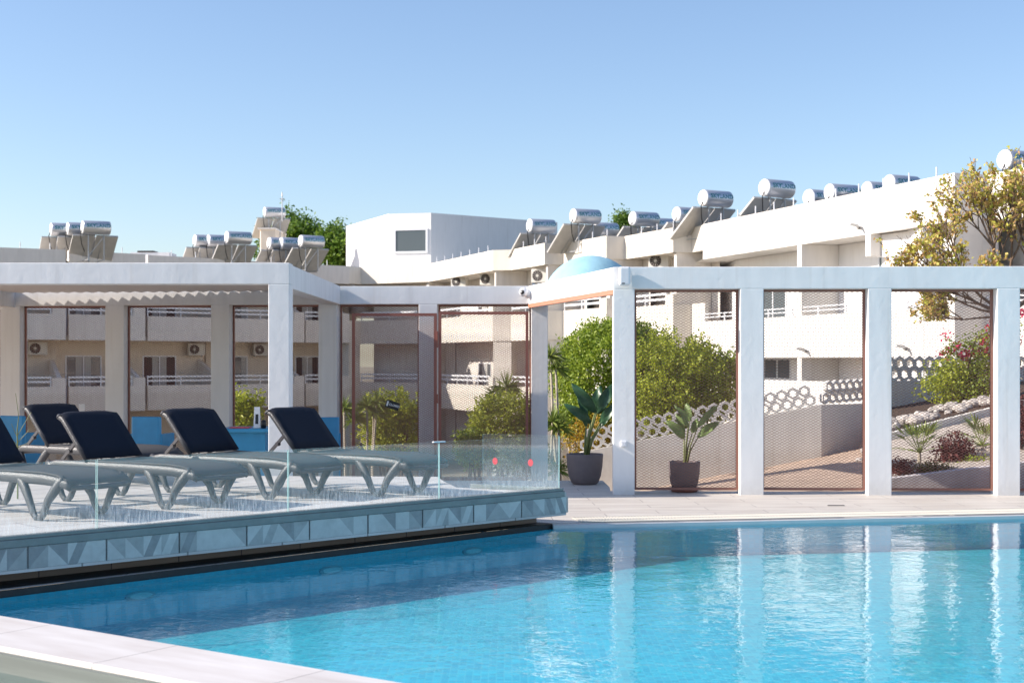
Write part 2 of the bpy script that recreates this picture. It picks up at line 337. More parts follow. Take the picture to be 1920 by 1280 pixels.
# lintel door line
LFAR = (XP(991, 22), 22.0); LNEAR = (XP(1150, 17.9), 17.9)
RW0 = Vector((XP(1150, 17.55), 17.55)); RWA = radians(-1.6); RWD = Vector((cos(RWA), sin(RWA)))
deck_poly = [(-14, 9.78), E1a, E1b, FARR, (14.0, 17.45), (RW0.x, RW0.y+.5), (LNEAR[0]+.0, 18.6), (1.25, 19.6), (.75, 19.6), (-14, 19.6)]
o = flat('pool_deck', deck_poly, 0, M['deck'])
# deck sides dropping to the water
mb = MB()
pts = POOL
for i in range(len(pts)):
    a, b = pts[i], pts[(i+1) % len(pts)]
    mb.add([(a[0], a[1], ZF), (b[0], b[1], ZF), (b[0], b[1], WZ-.012), (a[0], a[1], WZ-.012)], [(0, 1, 2, 3)])
o = mb.build('pool_wall', M['mosaic_wall']); tag(o, kind='structure')
mb = MB()
for i in range(len(pts)):
    a, b = pts[i], pts[(i+1) % len(pts)]
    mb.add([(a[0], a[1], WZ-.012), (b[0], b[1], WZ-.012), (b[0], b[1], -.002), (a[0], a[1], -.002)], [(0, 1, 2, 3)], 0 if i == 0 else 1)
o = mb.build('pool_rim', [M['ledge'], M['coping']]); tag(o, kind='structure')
flat('pool_floor', POOL, ZF, M['mosaic'])
o = flat('pool_water', POOL, WZ, M['water'])
# near coping between the big pool and the small one
cd_ = Vector((2.8, -1.96)).normalized(); cn = Vector((-cd_.y, cd_.x)); cn = -cn if cn.y > 0 else cn
c0 = Vector((-3.33, 9.24)) - cd_*2.2; c1 = Vector((-3.33, 9.24)) + cd_*16.5
o = MB().prism([c0, c1, c1+cn*.62, c0+cn*.62], -.34, .0).build('pool_coping', tile_mat('coping_slabs', (.66, .62, .59), (.62, .585, .56), (.36, .33, .31), 1.15, 40, .005, rot=radians(35), mottle=.16), bevel=.012); tag(o, kind='structure')
o = MB().prism([c0+cn*.62, c1+cn*.62, c1+cn*.66, c0+cn*.66], -.9, -.03).build('small_pool_wall', tile_mat('grey_green_tiles', (.20, .22, .19), (.16, .18, .16), (.08, .09, .08), .6, .6, .006, axis='xz', mottle=.3)); tag(o, kind='structure')
sp_ = [c0+cn*.66, c1+cn*.66, c1+cn*9, c0+cn*9]
flat('small_pool_water', sp_, -.135, M['water2']); flat('small_pool_floor', sp_, -.9, tile_mat('small_pool_tiles', (.30, .38, .40), (.26, .34, .37), (.2, .25, .27), .3, .3, .004))
# overflow grating along the far pool edge
e0 = Vector(E1b) + Vector((.3, .06)); e1 = Vector(FARR); ed = (e1-e0).normalized(); en = Vector((-ed.y, ed.x))
mb = MB(); L = 9.5; k = 0; t_ = 0
while t_ < L:
    p = e0 + ed*t_
    mb.prism([p, p+ed*.022, p+ed*.022+en*.46, p+en*.46], .002, .007); t_ += .034
for o_ in (0, .22, .445): mb.prism([e0+en*o_, e0+ed*L+en*o_, e0+ed*L+en*(o_+.018), e0+en*(o_+.018)], .003, .009)
o = mb.build('overflow_grating', M['grate']); tag(o, kind='structure')
o = MB().prism([Vector(E1b)+Vector((0,0)), e1, e1-en*.05, Vector(E1b)-en*.05], -.06, -.012).build('pool_lip', M['coping']); tag(o, kind='structure')
# small drain slot in the deck
o = MB().box((XP(1555, 16.2)-.02, 16.18, .003), (XP(1583, 16.2), 16.21, .008)).build('deck_drain', M['black']); tag(o, 'thin dark slot drain in the pale deck tiles right of the planter', 'drain')

# ------------------------------------------------------------------ garden terrain
def gz(X, Y):
    # ground behind the screen walls
    zb = -.47 + (max(X, .5) - 2.61) * .19
    if X < .5: zb = -.87 + max(-6, X-.5) * .03
    t = min(1, max(0, (Y - 17.9) / 6.1))
    z = zb * t
    if X < .8:
        z = -.23 if Y < 22.4 else -.23 + (zb+.23) * min(1, (Y-22.4)/4)
    if Y > 24.3:
        if X < 6.0: z = zb + (-1.7 - zb) * min(1, (Y-24.3)/4)
        else: z = zb + .2 if Y < 28.5 else zb + .2 + (-2.0-zb)*min(1, (Y-28.5)/5)
    return z + .012 * mnoise.noise(Vector((X*1.5, Y*1.5, 0)))
mb = MB(); nx, ny = 110, 70; X0, X1, Y0, Y1 = -14, 16, 17.85, 37
vs = []; fs = []
for j in range(ny+1):
    for i in range(nx+1):
        X = X0 + (X1-X0)*i/nx; Y = Y0 + (Y1-Y0)*j/ny
        z = gz(X, Y)
        if Y < 19.65 and X < 1.6: z = min(z, -.05)
        vs.append((X, Y, z - (.01 if Y < 18.3 else 0)))
for j in range(ny):
    for i in range(nx): a = j*(nx+1)+i; fs.append((a, a+1, a+nx+2, a+nx+1))
o = mb.add(vs, fs).build('garden_ground', M['ground'], smooth=True); o['kind'] = 'structure'
o = flat('far_ground', [(-900, -300), (900, -300), (900, 1200), (-900, 1200)], -3.6, M['far_ground'])

# ------------------------------------------------------------------ raised terrace
ZT = .33
FA = Vector((-3.71, 10.3)); FB = Vector((.545, 14.3)); fd = (FB-FA).normalized(); fn = Vector((-fd.y, fd.x))
FA2 = FA - fd*3.2
rb = FB + Vector((-1.12, .52))            # far end of the short return
TB = [FA2 + Vector((-6, 1)), FA2, FB, rb, (-.75, 15.6), (-.85, 16.2), (-14, 16.9)]
TB = [tuple(p) for p in TB]
terr = thing('raised_terrace', 'raised pale tiled terrace edged with patchwork tiles above the pool', 'terrace', (FA.x, FA.y, 0))
MB().prism(TB, .10, ZT).build('terrace_slab', M['terrace'], terr, world=True)
# recessed brown wall below
RA = Vector((-3.81, 10.58)) - fd*3.2; RB = Vector((XP(1006, 14.47), 14.47))
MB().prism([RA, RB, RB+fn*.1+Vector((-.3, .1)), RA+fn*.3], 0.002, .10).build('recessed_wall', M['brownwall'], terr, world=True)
# floor beyond the terrace slab under the pergola
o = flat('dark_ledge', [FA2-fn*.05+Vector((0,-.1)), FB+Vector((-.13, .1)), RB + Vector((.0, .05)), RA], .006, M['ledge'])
# patchwork fascia
mb = MB(); Lf = (FB-FA2).length; tw = .62; h0, h1 = .125, .285
def P3(s, z, off=-.004): p = FA2 + fd*s - fn*(-off); return (p.x, p.y, z)
def q3(s, z, d): p = FA2 + fd*s - fn*d; return (p.x, p.y, z)
mb.prism([q3(0,0,0)[:2], q3(Lf,0,0)[:2], q3(Lf,0,-.03)[:2], q3(0,0,-.03)[:2]], h0-.003, h1+.003, 3)
random.seed(11)
s0 = Lf
while s0 > .05:
    a = max(0, s0 - tw); n = 4
    for k in range(n):
        x0 = a + (s0-a)*k/n + (.004 if k == 0 else 0); x1 = a + (s0-a)*(k+1)/n - (.004 if k == n-1 else 0)
        D = .004; typ = random.choice('abcdefab'); c = random.choice((0, 0, 1)); c2 = random.choice((1, 2, 2)) if c == 0 else random.choice((0, 2))
        A, B, Cc, Dd = q3(x0, h0, D), q3(x1, h0, D), q3(x1, h1, D), q3(x0, h1, D); xm = (x0+x1)/2
        if typ == 'a': mb.add([A, B, Cc, Dd], [(0,1,2)], c); mb.add([A, Cc, Dd], [(0,1,2)], c2)
        elif typ == 'b': mb.add([A, B, Dd], [(0,1,2)], c); mb.add([B, Cc, Dd], [(0,1,2)], c2)
        elif typ == 'c': mb.add([A, q3(xm, h0, D), Dd], [(0,1,2)], c); mb.add([q3(xm,h0,D), B, q3(xm,h1,D), Dd], [(0,1,2,3)], c2); mb.add([B, Cc, q3(xm,h1,D)], [(0,1,2)], c)
        elif typ == 'd': mb.add([A, q3(xm, h0, D), Cc, q3(xm, h1, D)], [(0,1,2,3)], c2); mb.add([q3(xm,h0,D), B, Cc], [(0,1,2)], c); mb.add([A, q3(xm,h1,D), Dd], [(0,1,2)], c)
        else: mb.add([A, B, Cc, Dd], [(0,1,2,3)], c)
    s0 -= tw + .006
mb.build('patchwork_fascia', T_, terr, world=True)
# end of fascia, turned round the corner
re = (rb-FB).normalized()
mb = MB(); p = FB; mb.prism([p+fd*.0, p+Vector((.0,.0))+re*.95, p+re*.95+Vector((.0,.03)), p+Vector((.02,.03))], h0, h1); mb.build('end_fascia', T_[1], terr, world=True)
# ------------------------------------------------------------------ glass fence
gf = thing('glass_fence', 'low frameless glass fence along the terrace edge above the patchwork tiles', 'glass fence', (FA.x, FA.y, ZT))
GA = FA2 + fn*.05; GB = FB + fn*.06 - fd*.04
MB().prism([FA2-fn*.012, FB-fn*.012-fd*.03, FB+fn*.09-fd*.03, FA2+fn*.09], .288, .345).prism([FA2+fn*.0, FB-fd*.035, FB+fn*.085-fd*.035, FA2+fn*.085], .345, .372).prism([GB+Vector((0,0)), GB+re*1.0, GB+re*1.0+Vector((.02,.05)), GB+Vector((.02,.05))], ZT+.002, .374).build('base_channel', M['alu'], gf, world=True, bevel=.004)
def s_at(px):
    k = (px-960)/F   # point on glass line seen at px
    return (k*GA.y - GA.x) / (fd.x - k*fd.y)
cuts = [0, s_at(182), s_at(541), s_at(824), (GB-GA).length]
cuts = [0] + [s_at(-190)] + cuts[1:]
def pane(a, b, z0, z1, nm='glass_panel'):
    d = (b-a).normalized(); n = Vector((-d.y, d.x))
    mb = MB(); mb.prism([a, b, b+n*.012, a+n*.012], z0, z1, 0)
    # greenish cut edges
    mb.m[-1] = 1; mb.m[-3] = 1; mb.m[-5] = 1 if len(mb.m) > 5 else 0
    return mb.build(nm, [M['glass'], M['glass_edge']], gf, world=True)
for i in range(len(cuts)-1):
    a = GA + fd*(cuts[i]+.006); b = GA + fd*(cuts[i+1]-.006)
    pane(a, b, .36, .895)
g1 = GB + Vector((-.005, .02)); g0 = Vector((XP(905, 14.62), 14.62))
pr = pane(g0, g1, .36, .898)
rd = (g1-g0).normalized(); rn = Vector((-rd.y, rd.x))
for px in (928, 995):
    X = XP(px, 14.4); t_ = (X-g0.x)/rd.x; c = g0 + rd*t_ - rn*.003
    mb = MB(); z = ZP(864 if px < 950 else 867, c.y)
    ring = [(c.x + rd.x*.028*cos(a), c.y + rd.y*.028*cos(a), z + .036*sin(a)) for a in [2*pi*k/20 for k in range(20)]]
    mb.add([(x-rn.x*.001, y-rn.y*.001, z_) for x, y, z_ in ring] + ring, [tuple(range(20)), tuple(range(39, 19, -1))] + [(k, 20+k, 20+(k+1) % 20, (k+1) % 20) for k in range(20)])
    o = mb.build('warning_sticker', M['red']); l = gf.location; o.location = (-l.x, -l.y, -l.z); o.parent = pr
# clip on the glass joint
cp = GA + fd*cuts[-2]
o = MB().prism([cp-fd*.07-fn*.005, cp+fd*.07-fn*.005, cp+fd*.07+fn*.02, cp-fd*.07+fn*.02], .89, .902).build('joint_clip', M['white_metal'], gf, world=True)

# ------------------------------------------------------------------ pergola and screen walls
def mesh_panel(w_, h_, fw=.028, fdp=.035, dx=.065, dy=.034, st=.0039, dp=.005, mfr=None, mms=None):
    """frame and expanded metal in the local x-z plane, front at y=0; returns two MBs"""
    fr = MB(); fr.box((0, 0, 0), (fw, fdp, h_)).box((w_-fw, 0, 0), (w_, fdp, h_)).box((fw, 0, 0), (w_-fw, fdp, fw)).box((fw, 0, h_-fw), (w_-fw, fdp, h_))
    ms = MB(); y0 = fdp*.45; W = w_-2*fw; nrow = int((h_-2*fw)/dy); ncol = max(1, round(W/dx)); ddx = W/ncol; ddy = (h_-2*fw)/nrow
    for r in range(nrow+1):
        for sgn in (1, -1):
            pts = []
            for k in range(2*ncol+1):
                zz = fw + r*ddy + (sgn*ddy/2 if k % 2 else 0)
                zz = min(max(zz, fw*.5), h_-fw*.5)
                pts.append((fw + k*ddx/2, zz))
            b = len(ms.v)
            for x, z in pts:
                t = st*.62
                ms.v += [(x, y0, z-t), (x, y0+dp, z-t*.6), (x, y0+dp, z+t), (x, y0, z+t*.6)]
            for k in range(len(pts)-1):
                a = b+4*k
                for q in range(4): ms.f.append((a+q, a+(q+1) % 4, a+4+(q+1) % 4, a+4+q)); ms.m.append(0)
    return fr, ms
_pc = {}
def put_panel(parent, p0, ang, z0, w_, h_, name='mesh_panel', mm='mesh', label=None):
    key = (round(w_, 3), round(h_, 3), mm)
    loc = (p0[0]-parent.location.x, p0[1]-parent.location.y, z0-parent.location.z)
    if key in _pc:
        ms, fr = _pc[key]; m2 = ms.copy(); f2 = fr.copy(); COL.objects.link(m2); COL.objects.link(f2); m2.parent = parent; f2.parent = m2
    else:
        fr, ms = mesh_panel(w_, h_)
        m2 = ms.build(name, M[mm], parent); f2 = fr.build('panel_frame', M[mm], m2); _pc[key] = (m2, f2)
    m2.location = loc; m2.rotation_euler = (0, 0, ang)
    return m2
ZTOP = 2.805
# --- right screen wall
rw = thing('screen_wall', 'white plastered screen wall with rust-brown mesh panels behind the pool on the right', 'screen wall', (RW0.x, RW0.y, 0))
rn_ = Vector((-RWD.y, RWD.x))
def rws(px):
    k = (px-960)/F; return (k*RW0.y - RW0.x) / (RWD.x - k*RWD.y)
colpx = [(1150, 1190), (1388, 1432), (1628, 1672), (1870, 1913), (2112, 2156), (2356, 2400)]
ZB = 2.535
cols = [(rws(a), rws(b)) for a, b in colpx]
for a, b in cols:
    p = RW0 + RWD*a; q = RW0 + RWD*b
    MB().wall(p, q, .27, -.06, ZB).build('column', M['plaster'], rw, world=True, bevel=.008)
MB().wall(RW0, RW0+RWD*cols[-1][1], .27, ZB-.0, ZTOP).build('beam', M['plaster'], rw, world=True, bevel=.008)
for i in range(len(cols)-1):
    s_, e_ = cols[i][1]+.003, cols[i+1][0]-.003; W = 1.292 if i else e_-s_
    W = e_-s_
    p = RW0 + RWD*s_ + rn_*.16
    put_panel(rw, p, RWA, .045, W, ZB-.05)
# lintel over the entrance
LF = Vector(LFAR); LN = Vector((RW0.x+.0, RW0.y+.02)); ld = (LN-LF).normalized(); lnn = Vector((-ld.y, ld.x))
if lnn.x < 0: lnn = -lnn
mb = MB().prism([LF, LN, LN+lnn*.27, LF+lnn*.27], 2.525, ZTOP-.002); mb.build('lintel', M['plaster'], rw, world=True, bevel=.006)
mb = MB().prism([LF-lnn*.005, LN-lnn*.005, LN+lnn*.05, LF+lnn*.05], 2.468, 2.522); mb.build('door_track', M['trim'], rw, world=True)
# --- left back wall and middle wall
ZTL = 2.805; ZBL = 2.525
bw = thing('screen_wall', 'white plastered screen wall with mesh panels behind the sun loungers, left of the entrance', 'screen wall', (-2.7, 22, -.2))
BWP = [(-230, 23.05), (632, 22.1)]
A0 = Vector((XP(-230, 23.05), 23.05)); A1 = Vector((XP(633, 22.05), 22.05)); A2 = Vector((XP(991, 22.0), 22.0))
def on(a, b, px):
    d = (b-a); k = (px-960)/F; t = (k*a.y-a.x)/(d.x-k*d.y); return a + d*t
def ang(a, b): return atan2(b.y-a.y, b.x-a.x)
colL = [(-165, -128), (0, 37), (197, 232), (395, 430), (597, 632)]
for a, b in colL: MB().wall(on(A0, A1, a), on(A0, A1, b), .27, -.3, ZBL).build('column', M['plaster'], bw, world=True, bevel=.008)
colM = [(785, 820), (996, 1027)]
for a, b in colM: MB().wall(on(A1, A2, a), on(A1, A2, b), .27, -.3, ZBL).build('column', M['plaster'], bw, world=True, bevel=.008)
MB().wall(A0, A1, .27, ZBL, ZTL).build('beam', M['plaster'], bw, world=True, bevel=.006)
MB().wall(A1+Vector((.003, 0)), A2, .268, ZBL, ZTL-.001).build('beam', M['plaster'], bw, world=True, bevel=.006)
hp = ZBL + .19
dA = (A1-A0).normalized(); nA = Vector((-dA.y, dA.x)); dM = (A2-A1).normalized(); nM = Vector((-dM.y, dM.x))
for i in range(4):
    p = on(A0, A1, colL[i][1])+nA*.16; q = on(A0, A1, colL[i+1][0])+nA*.16
    put_panel(bw, p, ang(A0, A1), -.19, (q-p).length-.002, hp-.003)
p = A1 + nM*.16 + dM*.02; q = on(A1, A2, 785)+nM*.16
put_panel(bw, p, ang(A1, A2), -.19, (q-p).length-.002, hp-.003)
p = on(A1, A2, 821)+nM*.16; q = on(A1, A2, 996)+nM*.16
put_panel(bw, p, ang(A1, A2), -.19, (q-p).length-.002, hp-.003)
# sliding gate, two mesh leaves in front of the wall
gt = thing('mesh_gate', 'brick-red mesh gate with two tall leaves in front of the white screen wall', 'gate', (XP(820, 21.8), 21.8, -.2))
gz0, gz1 = -.18, 2.38
for a, b, z1 in ((660, 819, 2.375), (822, 991, 2.40)):
    W = XP(b, 21.75)-XP(a, 21.75)
    fr, ms = mesh_panel(W, z1-gz0, fw=.045, fdp=.045)
    lf = ms.build('gate_leaf', M['gate'], gt); f2 = fr.build('leaf_frame', M['gate'], lf)
    lf.location = (XP(a, 21.75)-gt.location.x, -.06, gz0+.2)
MB().box((-.01, -.1, 2.05), (.015, -.062, 2.3)).build('latch', M['gate'], gt, bevel=.003); MB().box((-.01, -.1, 1.2), (.015, -.062, 1.34)).build('latch', M['gate'], gt, bevel=.003)
# --- roofed pergola on the left
XL, XR = -7.95, -2.66; YF, YB = 16.8, 22.0
pg = thing('louvred_pergola', 'white plastered pergola with louvred roof behind the sun loungers', 'pergola', (XL, YF, 0))
def pb(n, a, b, m='plaster', bv=.008): return MB().box(a, b).build(n, M[m], pg, world=True, bevel=bv)
pb('column', (XP(503, YF), YF, -.05), (XR+.03, YF+.27, 2.555))
pb('column', (XL-.3, YF, -.05), (XL, YF+.27, 2.555))
pb('front_beam', (-22, YF-.0, 2.555), (XR+.03, YF+.27, ZTOP))
pb('side_beam', (XR-.24, YF+.272, 2.52), (XR+.0, A1.y-.01, ZTOP-.002))
pb('side_beam', (XL-.27, YF+.272, 2.50), (XL-.0, 22.75, ZTOP-.01))
mb = MB(); x = XL-5
while x < XR-.3:
    c = Vector((x+.1, 0, 2.755)); a_ = radians(12)
    d = Vector((cos(a_), 0, sin(a_)))*.112; n = Vector((-sin(a_), 0, cos(a_)))*.012
    y0, y1 = YF+.28, 22.05 - (x-XR)*.11
    P = [c-d-n, c+d-n, c+d+n, c-d+n]
    mb.add([(p.x, y0, p.z) for p in P]+[(p.x, y1, p.z) for p in P], [(0,1,2,3),(7,6,5,4),(0,4,5,1),(1,5,6,2),(2,6,7,3),(3,7,4,0)]); x += .198
mb.build('roof_louvres', M['slat'], pg, world=True)
# speaker, camera, socket
o = thing('wall_speaker', 'white box speaker hung on the top corner of the screen wall above the entrance', 'speaker', (XP(1171, 17.45), 17.45, 2.6))
MB().box((-.07, -.06, -.03), (.07, .08, .20)).build('speaker_body', M['white_metal'], o, bevel=.025)
MB().box((-.035, -.064, -.012), (.0, -.058, .0)).build('indicator', M['black'], o)
mb = MB(); mb.tube([(.07, .07, .17), (.10, .085, .10), (.085, .085, .02)], .004, 6); mb.build('cable', M['white_metal'], o)
o = thing('security_camera', 'white dome security camera with dark lens beside the entrance lintel', 'camera', (XP(989, 21.85), 21.85, ZP(549, 21.85)))
mb = MB().lathe([(0, .0), (.075, .0), (.085, .03), (.08, .06), (.05, .1), (0, .115)], 20); q = mb.build('camera_mount', M['white_metal'], o, smooth=True); q.rotation_euler = (radians(90), 0, radians(-25)); q.location = (.03, .09, 0)
mb = MB().lathe([(0, 0), (.055, .01), (.07, .05), (.06, .1), (0, .13)], 20); q = mb.build('camera_head', M['white_metal'], o, smooth=True); q.rotation_euler = (radians(90), 0, radians(-40)); q.location = (-.02, .03, .01)
mb = MB().lathe([(0, 0), (.034, .002), (.034, .02), (0, .02)], 20); q = mb.build('camera_lens', M['black'], o, smooth=True); q.rotation_euler = (radians(90), 0, radians(-40)); q.location = (-.075, -.06, .01)
o = thing('wall_socket', 'small white weatherproof socket on the first column right of the entrance', 'socket', (XP(1169.5, 17.53), RW0.y-.012, ZP(832, 17.5)))
MB().box((-.037, -.02, -.037), (.037, .012, .037)).build('socket_box', M['white_metal'], o, bevel=.006); MB().box((-.022, -.026, -.025), (.022, -.0205, .02)).build('socket_cover', M['white_metal'], o, bevel=.002)

# ------------------------------------------------------------------ sun loungers
def make_lounger():
    root = thing('sun_lounger', 'x', 'sun lounger', group='sun loungers on the terrace behind the glass fence')
    Wd = .68; zs = .36
    def rail(y):
        pts = [(-1.60, y, zs-.05), (-1.57, y, zs-.03), (-1.48, y, zs-.016), (-1.0, y, zs-.016), (-.4, y, zs-.014), (.05, y, zs-.018), (.22, y, zs-.03), (.33, y, zs-.052), (.38, y, zs-.08)]
        m = MB().tube(pts, [.024, .03, .032, .033, .034, .034, .032, .028, .02], 12, sc=(.7, 1.35)); return m
    for y in (.03, Wd-.03): rail(y).build('side_rail', M['lounger'], root, smooth=True)
    MB().tube([(.37, .04, zs-.07), (.395, .1, zs-.075), (.40, Wd/2, zs-.08), (.395, Wd-.1, zs-.075), (.37, Wd-.04, zs-.07)], .022, 8).build('foot_bar', M['lounger'], root, smooth=True)
    MB().tube([(-1.6, .03, zs-.06), (-1.61, Wd/2, zs-.065), (-1.6, Wd-.03, zs-.06)], .022, 8).build('head_bar', M['lounger'], root, smooth=True)
    # seat sling, a little sagged
    mb = MB(); n = 14
    prof = [(-1.10, zs+.012), (-.8, zs+.006), (-.4, zs+.01), (0, zs+.012), (.2, zs-.002), (.31, zs-.03), (.38, zs-.07)]
    for x, z in prof:
        for j in range(9):
            y = .02 + (Wd-.04)*j/8; mb.v.append((x, y, z - .010*sin(pi*j/8) + .030))
    for i in range(len(prof)-1):
        for j in range(8): a = i*9+j; mb.f.append((a, a+9, a+10, a+1)); mb.m.append(0)
    s = mb.build('seat', M['seat_sling'], root, smooth=True); md = s.modifiers.new('th', 'SOLIDIFY'); md.thickness = .008
    # V shaped legs
    for xc in (0, -1.33):
        for y, out in ((.035, -1), (Wd-.035, 1)):
            mb = MB(); y2 = y + out*.02
            for sgn in (-1, 1):
                pts = [(xc+sgn*.30, y, zs-.0), (xc+sgn*.25, y, zs-.035), (xc+sgn*.19, y+out*.005, zs-.10), (xc+sgn*.12, y2, .17), (xc+sgn*.065, y2, .06), (xc+sgn*.03, y2, .022), (xc-sgn*.01, y2, .02)]
                mb.tube(pts, [.028, .042, .044, .037, .032, .027, .022], 10, sc=(.75, 1.05))
            mb.build('leg', M['lounger'], root, smooth=True)
    for xc in (-1.05,):
        MB().tube([(xc, .03, zs-.03), (xc, Wd-.03, zs-.03)], .018, 8).build('cross_bar', M['lounger'], root, smooth=True)
    # backrest
    hx, hz = -1.06, zs+.03; a = radians(48.5); Lb = .62
    def bp(u, y, off=0): 
        sx = -cos(a)*u - sin(a)*off*-1; return (hx - cos(a)*u + sin(a)*off, y, hz + sin(a)*u + cos(a)*off)
    mb = MB(); prof = [(0, .03), (.14, .03), (.32, .03), (.49, .03), (.56, .022), (.59, -.0), (.605, -.045)]
    for u, off in prof:
        ins = 0 if u < .45 else (.05*max(0, (u-.45)/.155)**2)
        for j in range(9):
            t = j/8; y = .008 + (Wd-.016)*t
            uu = u - (ins if j in (0, 8) else ins*.25 if j in (1, 7) else 0)
            mb.v.append(bp(uu, y, off - .012*sin(pi*t)))
    for i in range(len(prof)-1):
        for j in range(8): q = i*9+j; mb.f.append((q, q+9, q+10, q+1)); mb.m.append(0)
    br = mb.build('backrest', M['sling'], root, smooth=True); md = br.modifiers.new('th', 'SOLIDIFY'); md.thickness = .01
    for y in (.028, Wd-.028):
        MB().tube([bp(-.02, y), bp(.2, y), bp(.40, y), bp(.51, y, -.005), bp(.565, y, -.03), bp(.59, y+(.04 if y < .3 else -.04), -.07)], [.02, .027, .027, .026, .024, .018], 10, sc=(.9, 1.15)).build('backrest_rail', M['lounger'], br, smooth=True)
    MB().tube([bp(.585, .05, -.07), bp(.595, .12, -.075), bp(.60, Wd/2, -.077), bp(.595, Wd-.12, -.075), bp(.585, Wd-.05, -.07)], .018, 8).build('top_bar', M['lounger'], br, smooth=True)
    for y in (.07, Wd-.07):
        p0 = Vector(bp(.26, y, -.02)); p1 = Vector((-1.46, y, zs+.02))
        MB().bar(p0, p1, .022, .03).tube([(p0+p1)/2+Vector((0, -.02, -.01)), (p0+p1)/2+Vector((0, .02, -.01))], .022, 8).build('strut', M['strut'], root)
    return root
lg = make_lounger()
lspots = [((69, 976), 'leftmost sun lounger, its backrest cut by the left edge of the photo'),
          ((308, 955), 'second front sun lounger from the left, its backrest left of the blue chair'),
          ((502, 937), 'third front sun lounger, its backrest between the blue chair and blue table'),
          ((706, 931), 'rightmost sun lounger with raised navy backrest, foot end towards the red stickered glass')]
for i, ((px, py), lb) in enumerate(lspots):
    o = lg if i == 0 else copy_tree(lg); Y = YZ(py, ZT); o.location = (XP(px, Y), Y, ZT); o.rotation_euler = (0, 0, radians(-33.5)); o['label'] = lb
    # the empty is the near foot leg; the width runs away from the camera
o = copy_tree(lg); o.location = (-4.22, 15.02, ZT); o.rotation_euler = (0, 0, radians(-33)); o['label'] = 'sun lounger standing alone in the row behind the others, at far left'

# ------------------------------------------------------------------ blue furniture under the pergola
def blue_chair(loc, rz, lb):
    c = thing('blue_chair', lb, 'chair', loc, rz, 'blue chairs under the pergola'); c.scale = (.78, .8, .97)
    MB().prism([(-.24, -.24), (.24, -.24), (.24, .24), (-.24, .24)], .42, .46).build('seat', M['blue'], c, bevel=.01)
    MB().prism([(-.26, .2), (.26, .2), (.22, .25), (-.22, .25)], .46, .88).build('backrest', M['blue'], c, bevel=.015)
    for s in (-1, 1):
        MB().prism([(s*.24, -.22), (s*.29, -.22), (s*.27, .22), (s*.24, .22)], .0, .66).build('side_panel', M['blue'], c, bevel=.01)
    return c
blue_chair((XP(285, 17.9), 17.9, .1), radians(170), 'blue moulded chair with its back to the pool, between the second and third loungers')
blue_chair((XP(604, 19.0), 19.0, .05), radians(200), 'blue chair partly hidden behind the rightmost lounger and the corner column')
blue_chair((XP(40, 18.2), 18.2, .1), radians(160), 'blue chair behind the leftmost lounger backrests')
tb = thing('blue_table', 'blue table with a flat top and closed sides under the pergola, beside the corner column', 'table', (XP(466, 17.8), 17.8, .03))
MB().box((-.30, -.35, .74), (.34, .35, .785)).build('table_top', M['blue'], tb, bevel=.008)
for s in (-1, 1): MB().prism([(s*.26, -.3), (s*.20, -.3), (s*.20, .3), (s*.26, .3)], 0, .74).build('table_leg', M['blue'], tb)
MB().box((-.20, -.28, .45), (.20, -.24, .74)).build('apron', M['blue'], tb)
o = MB().box((-.12, -.12, 0), (.12, .12, .006)).build('table_mat', M['red']); o.location = (tb.location.x-.08, 17.7, .817); tag(o, 'thin red mat lying on the blue table', 'table mat')
mh = thing('menu_holder', 'white folded menu card standing on the blue table', 'menu', (XP(482, 17.65), 17.65, .817))
MB().add([(-.04, -.03, 0), (.04, -.03, 0), (.035, 0, .26), (-.035, 0, .26), (-.04, .03, 0), (.04, .03, 0)], [(0, 1, 2, 3), (5, 4, 3, 2), (0, 4, 5, 1), (0, 3, 4), (1, 5, 2)]).build('menu_card', M['white_print'], mh)
MB().add([(-.02, -.0245, .05), (.02, -.0245, .05), (.018, -.011, .17), (-.018, -.011, .17)], [(0, 1, 2, 3)]).build('print', M['black'], mh)
o = MB().lathe([(0, 0), (.03, 0), (.035, .05), (.03, .09), (.015, .10), (0, .10)], 16).build('condiment_jar', M['black'], smooth=True); o.location = (XP(494, 17.6), 17.6, .817); tag(o, 'small dark condiment jar on the blue table beside the menu', 'jar')
o = MB().box((-.045, -.004, 0), (.045, .004, .12)).build('wall_notice', M['white_print']); o.location = (XP(155, 16.2), 16.2, ZP(773, 16.2)); 
o.location = (XP(155, 22.6), 22.55, ZP(771, 22.6)); tag(o, 'small white notice fixed to the mesh above the second lounger', 'notice')
# thin weed by the glass
wd = thing('tall_weed', 'thin dry weed with bare side shoots beside the leftmost lounger backrest', 'weed', (XP(33, 13.6), 13.6, ZT))
mb = MB(); bz = ZP(845, 13.6)-ZT; mb.tube([(0, 0, 0), (0, 0, bz), (-.005, 0, bz+.2), (.01, 0, bz+.33), (-.02, 0, bz+.55)], [.008, .007, .005, .003, .002], 6)
for dx, dz, s in ((-.09, .10, .05), (.12, .13, .08), (-.06, .14, .12), (.1, .05, .03), (.13, .22, .15)): mb.tube([(0, 0, bz+s), (dx, 0, bz+s+dz)], [.004, .002], 5)
mb.build('stems', M['stem'], wd)

# ------------------------------------------------------------------ lettering
def text_mesh(body, size, ext=.002):
    c = bpy.data.curves.new('lettering', 'FONT'); c.body = body; c.size = size; c.align_x = 'CENTER'; c.align_y = 'CENTER'; c.extrude = ext; c.offset = size*.022
    c.resolution_u = 3
    o = bpy.data.objects.new('tmp', c); COL.objects.link(o); dg = bpy.context.evaluated_depsgraph_get(); dg.update()
    me = bpy.data.meshes.new_from_object(o.evaluated_get(dg)); bpy.data.objects.remove(o); bpy.data.curves.remove(c); return me

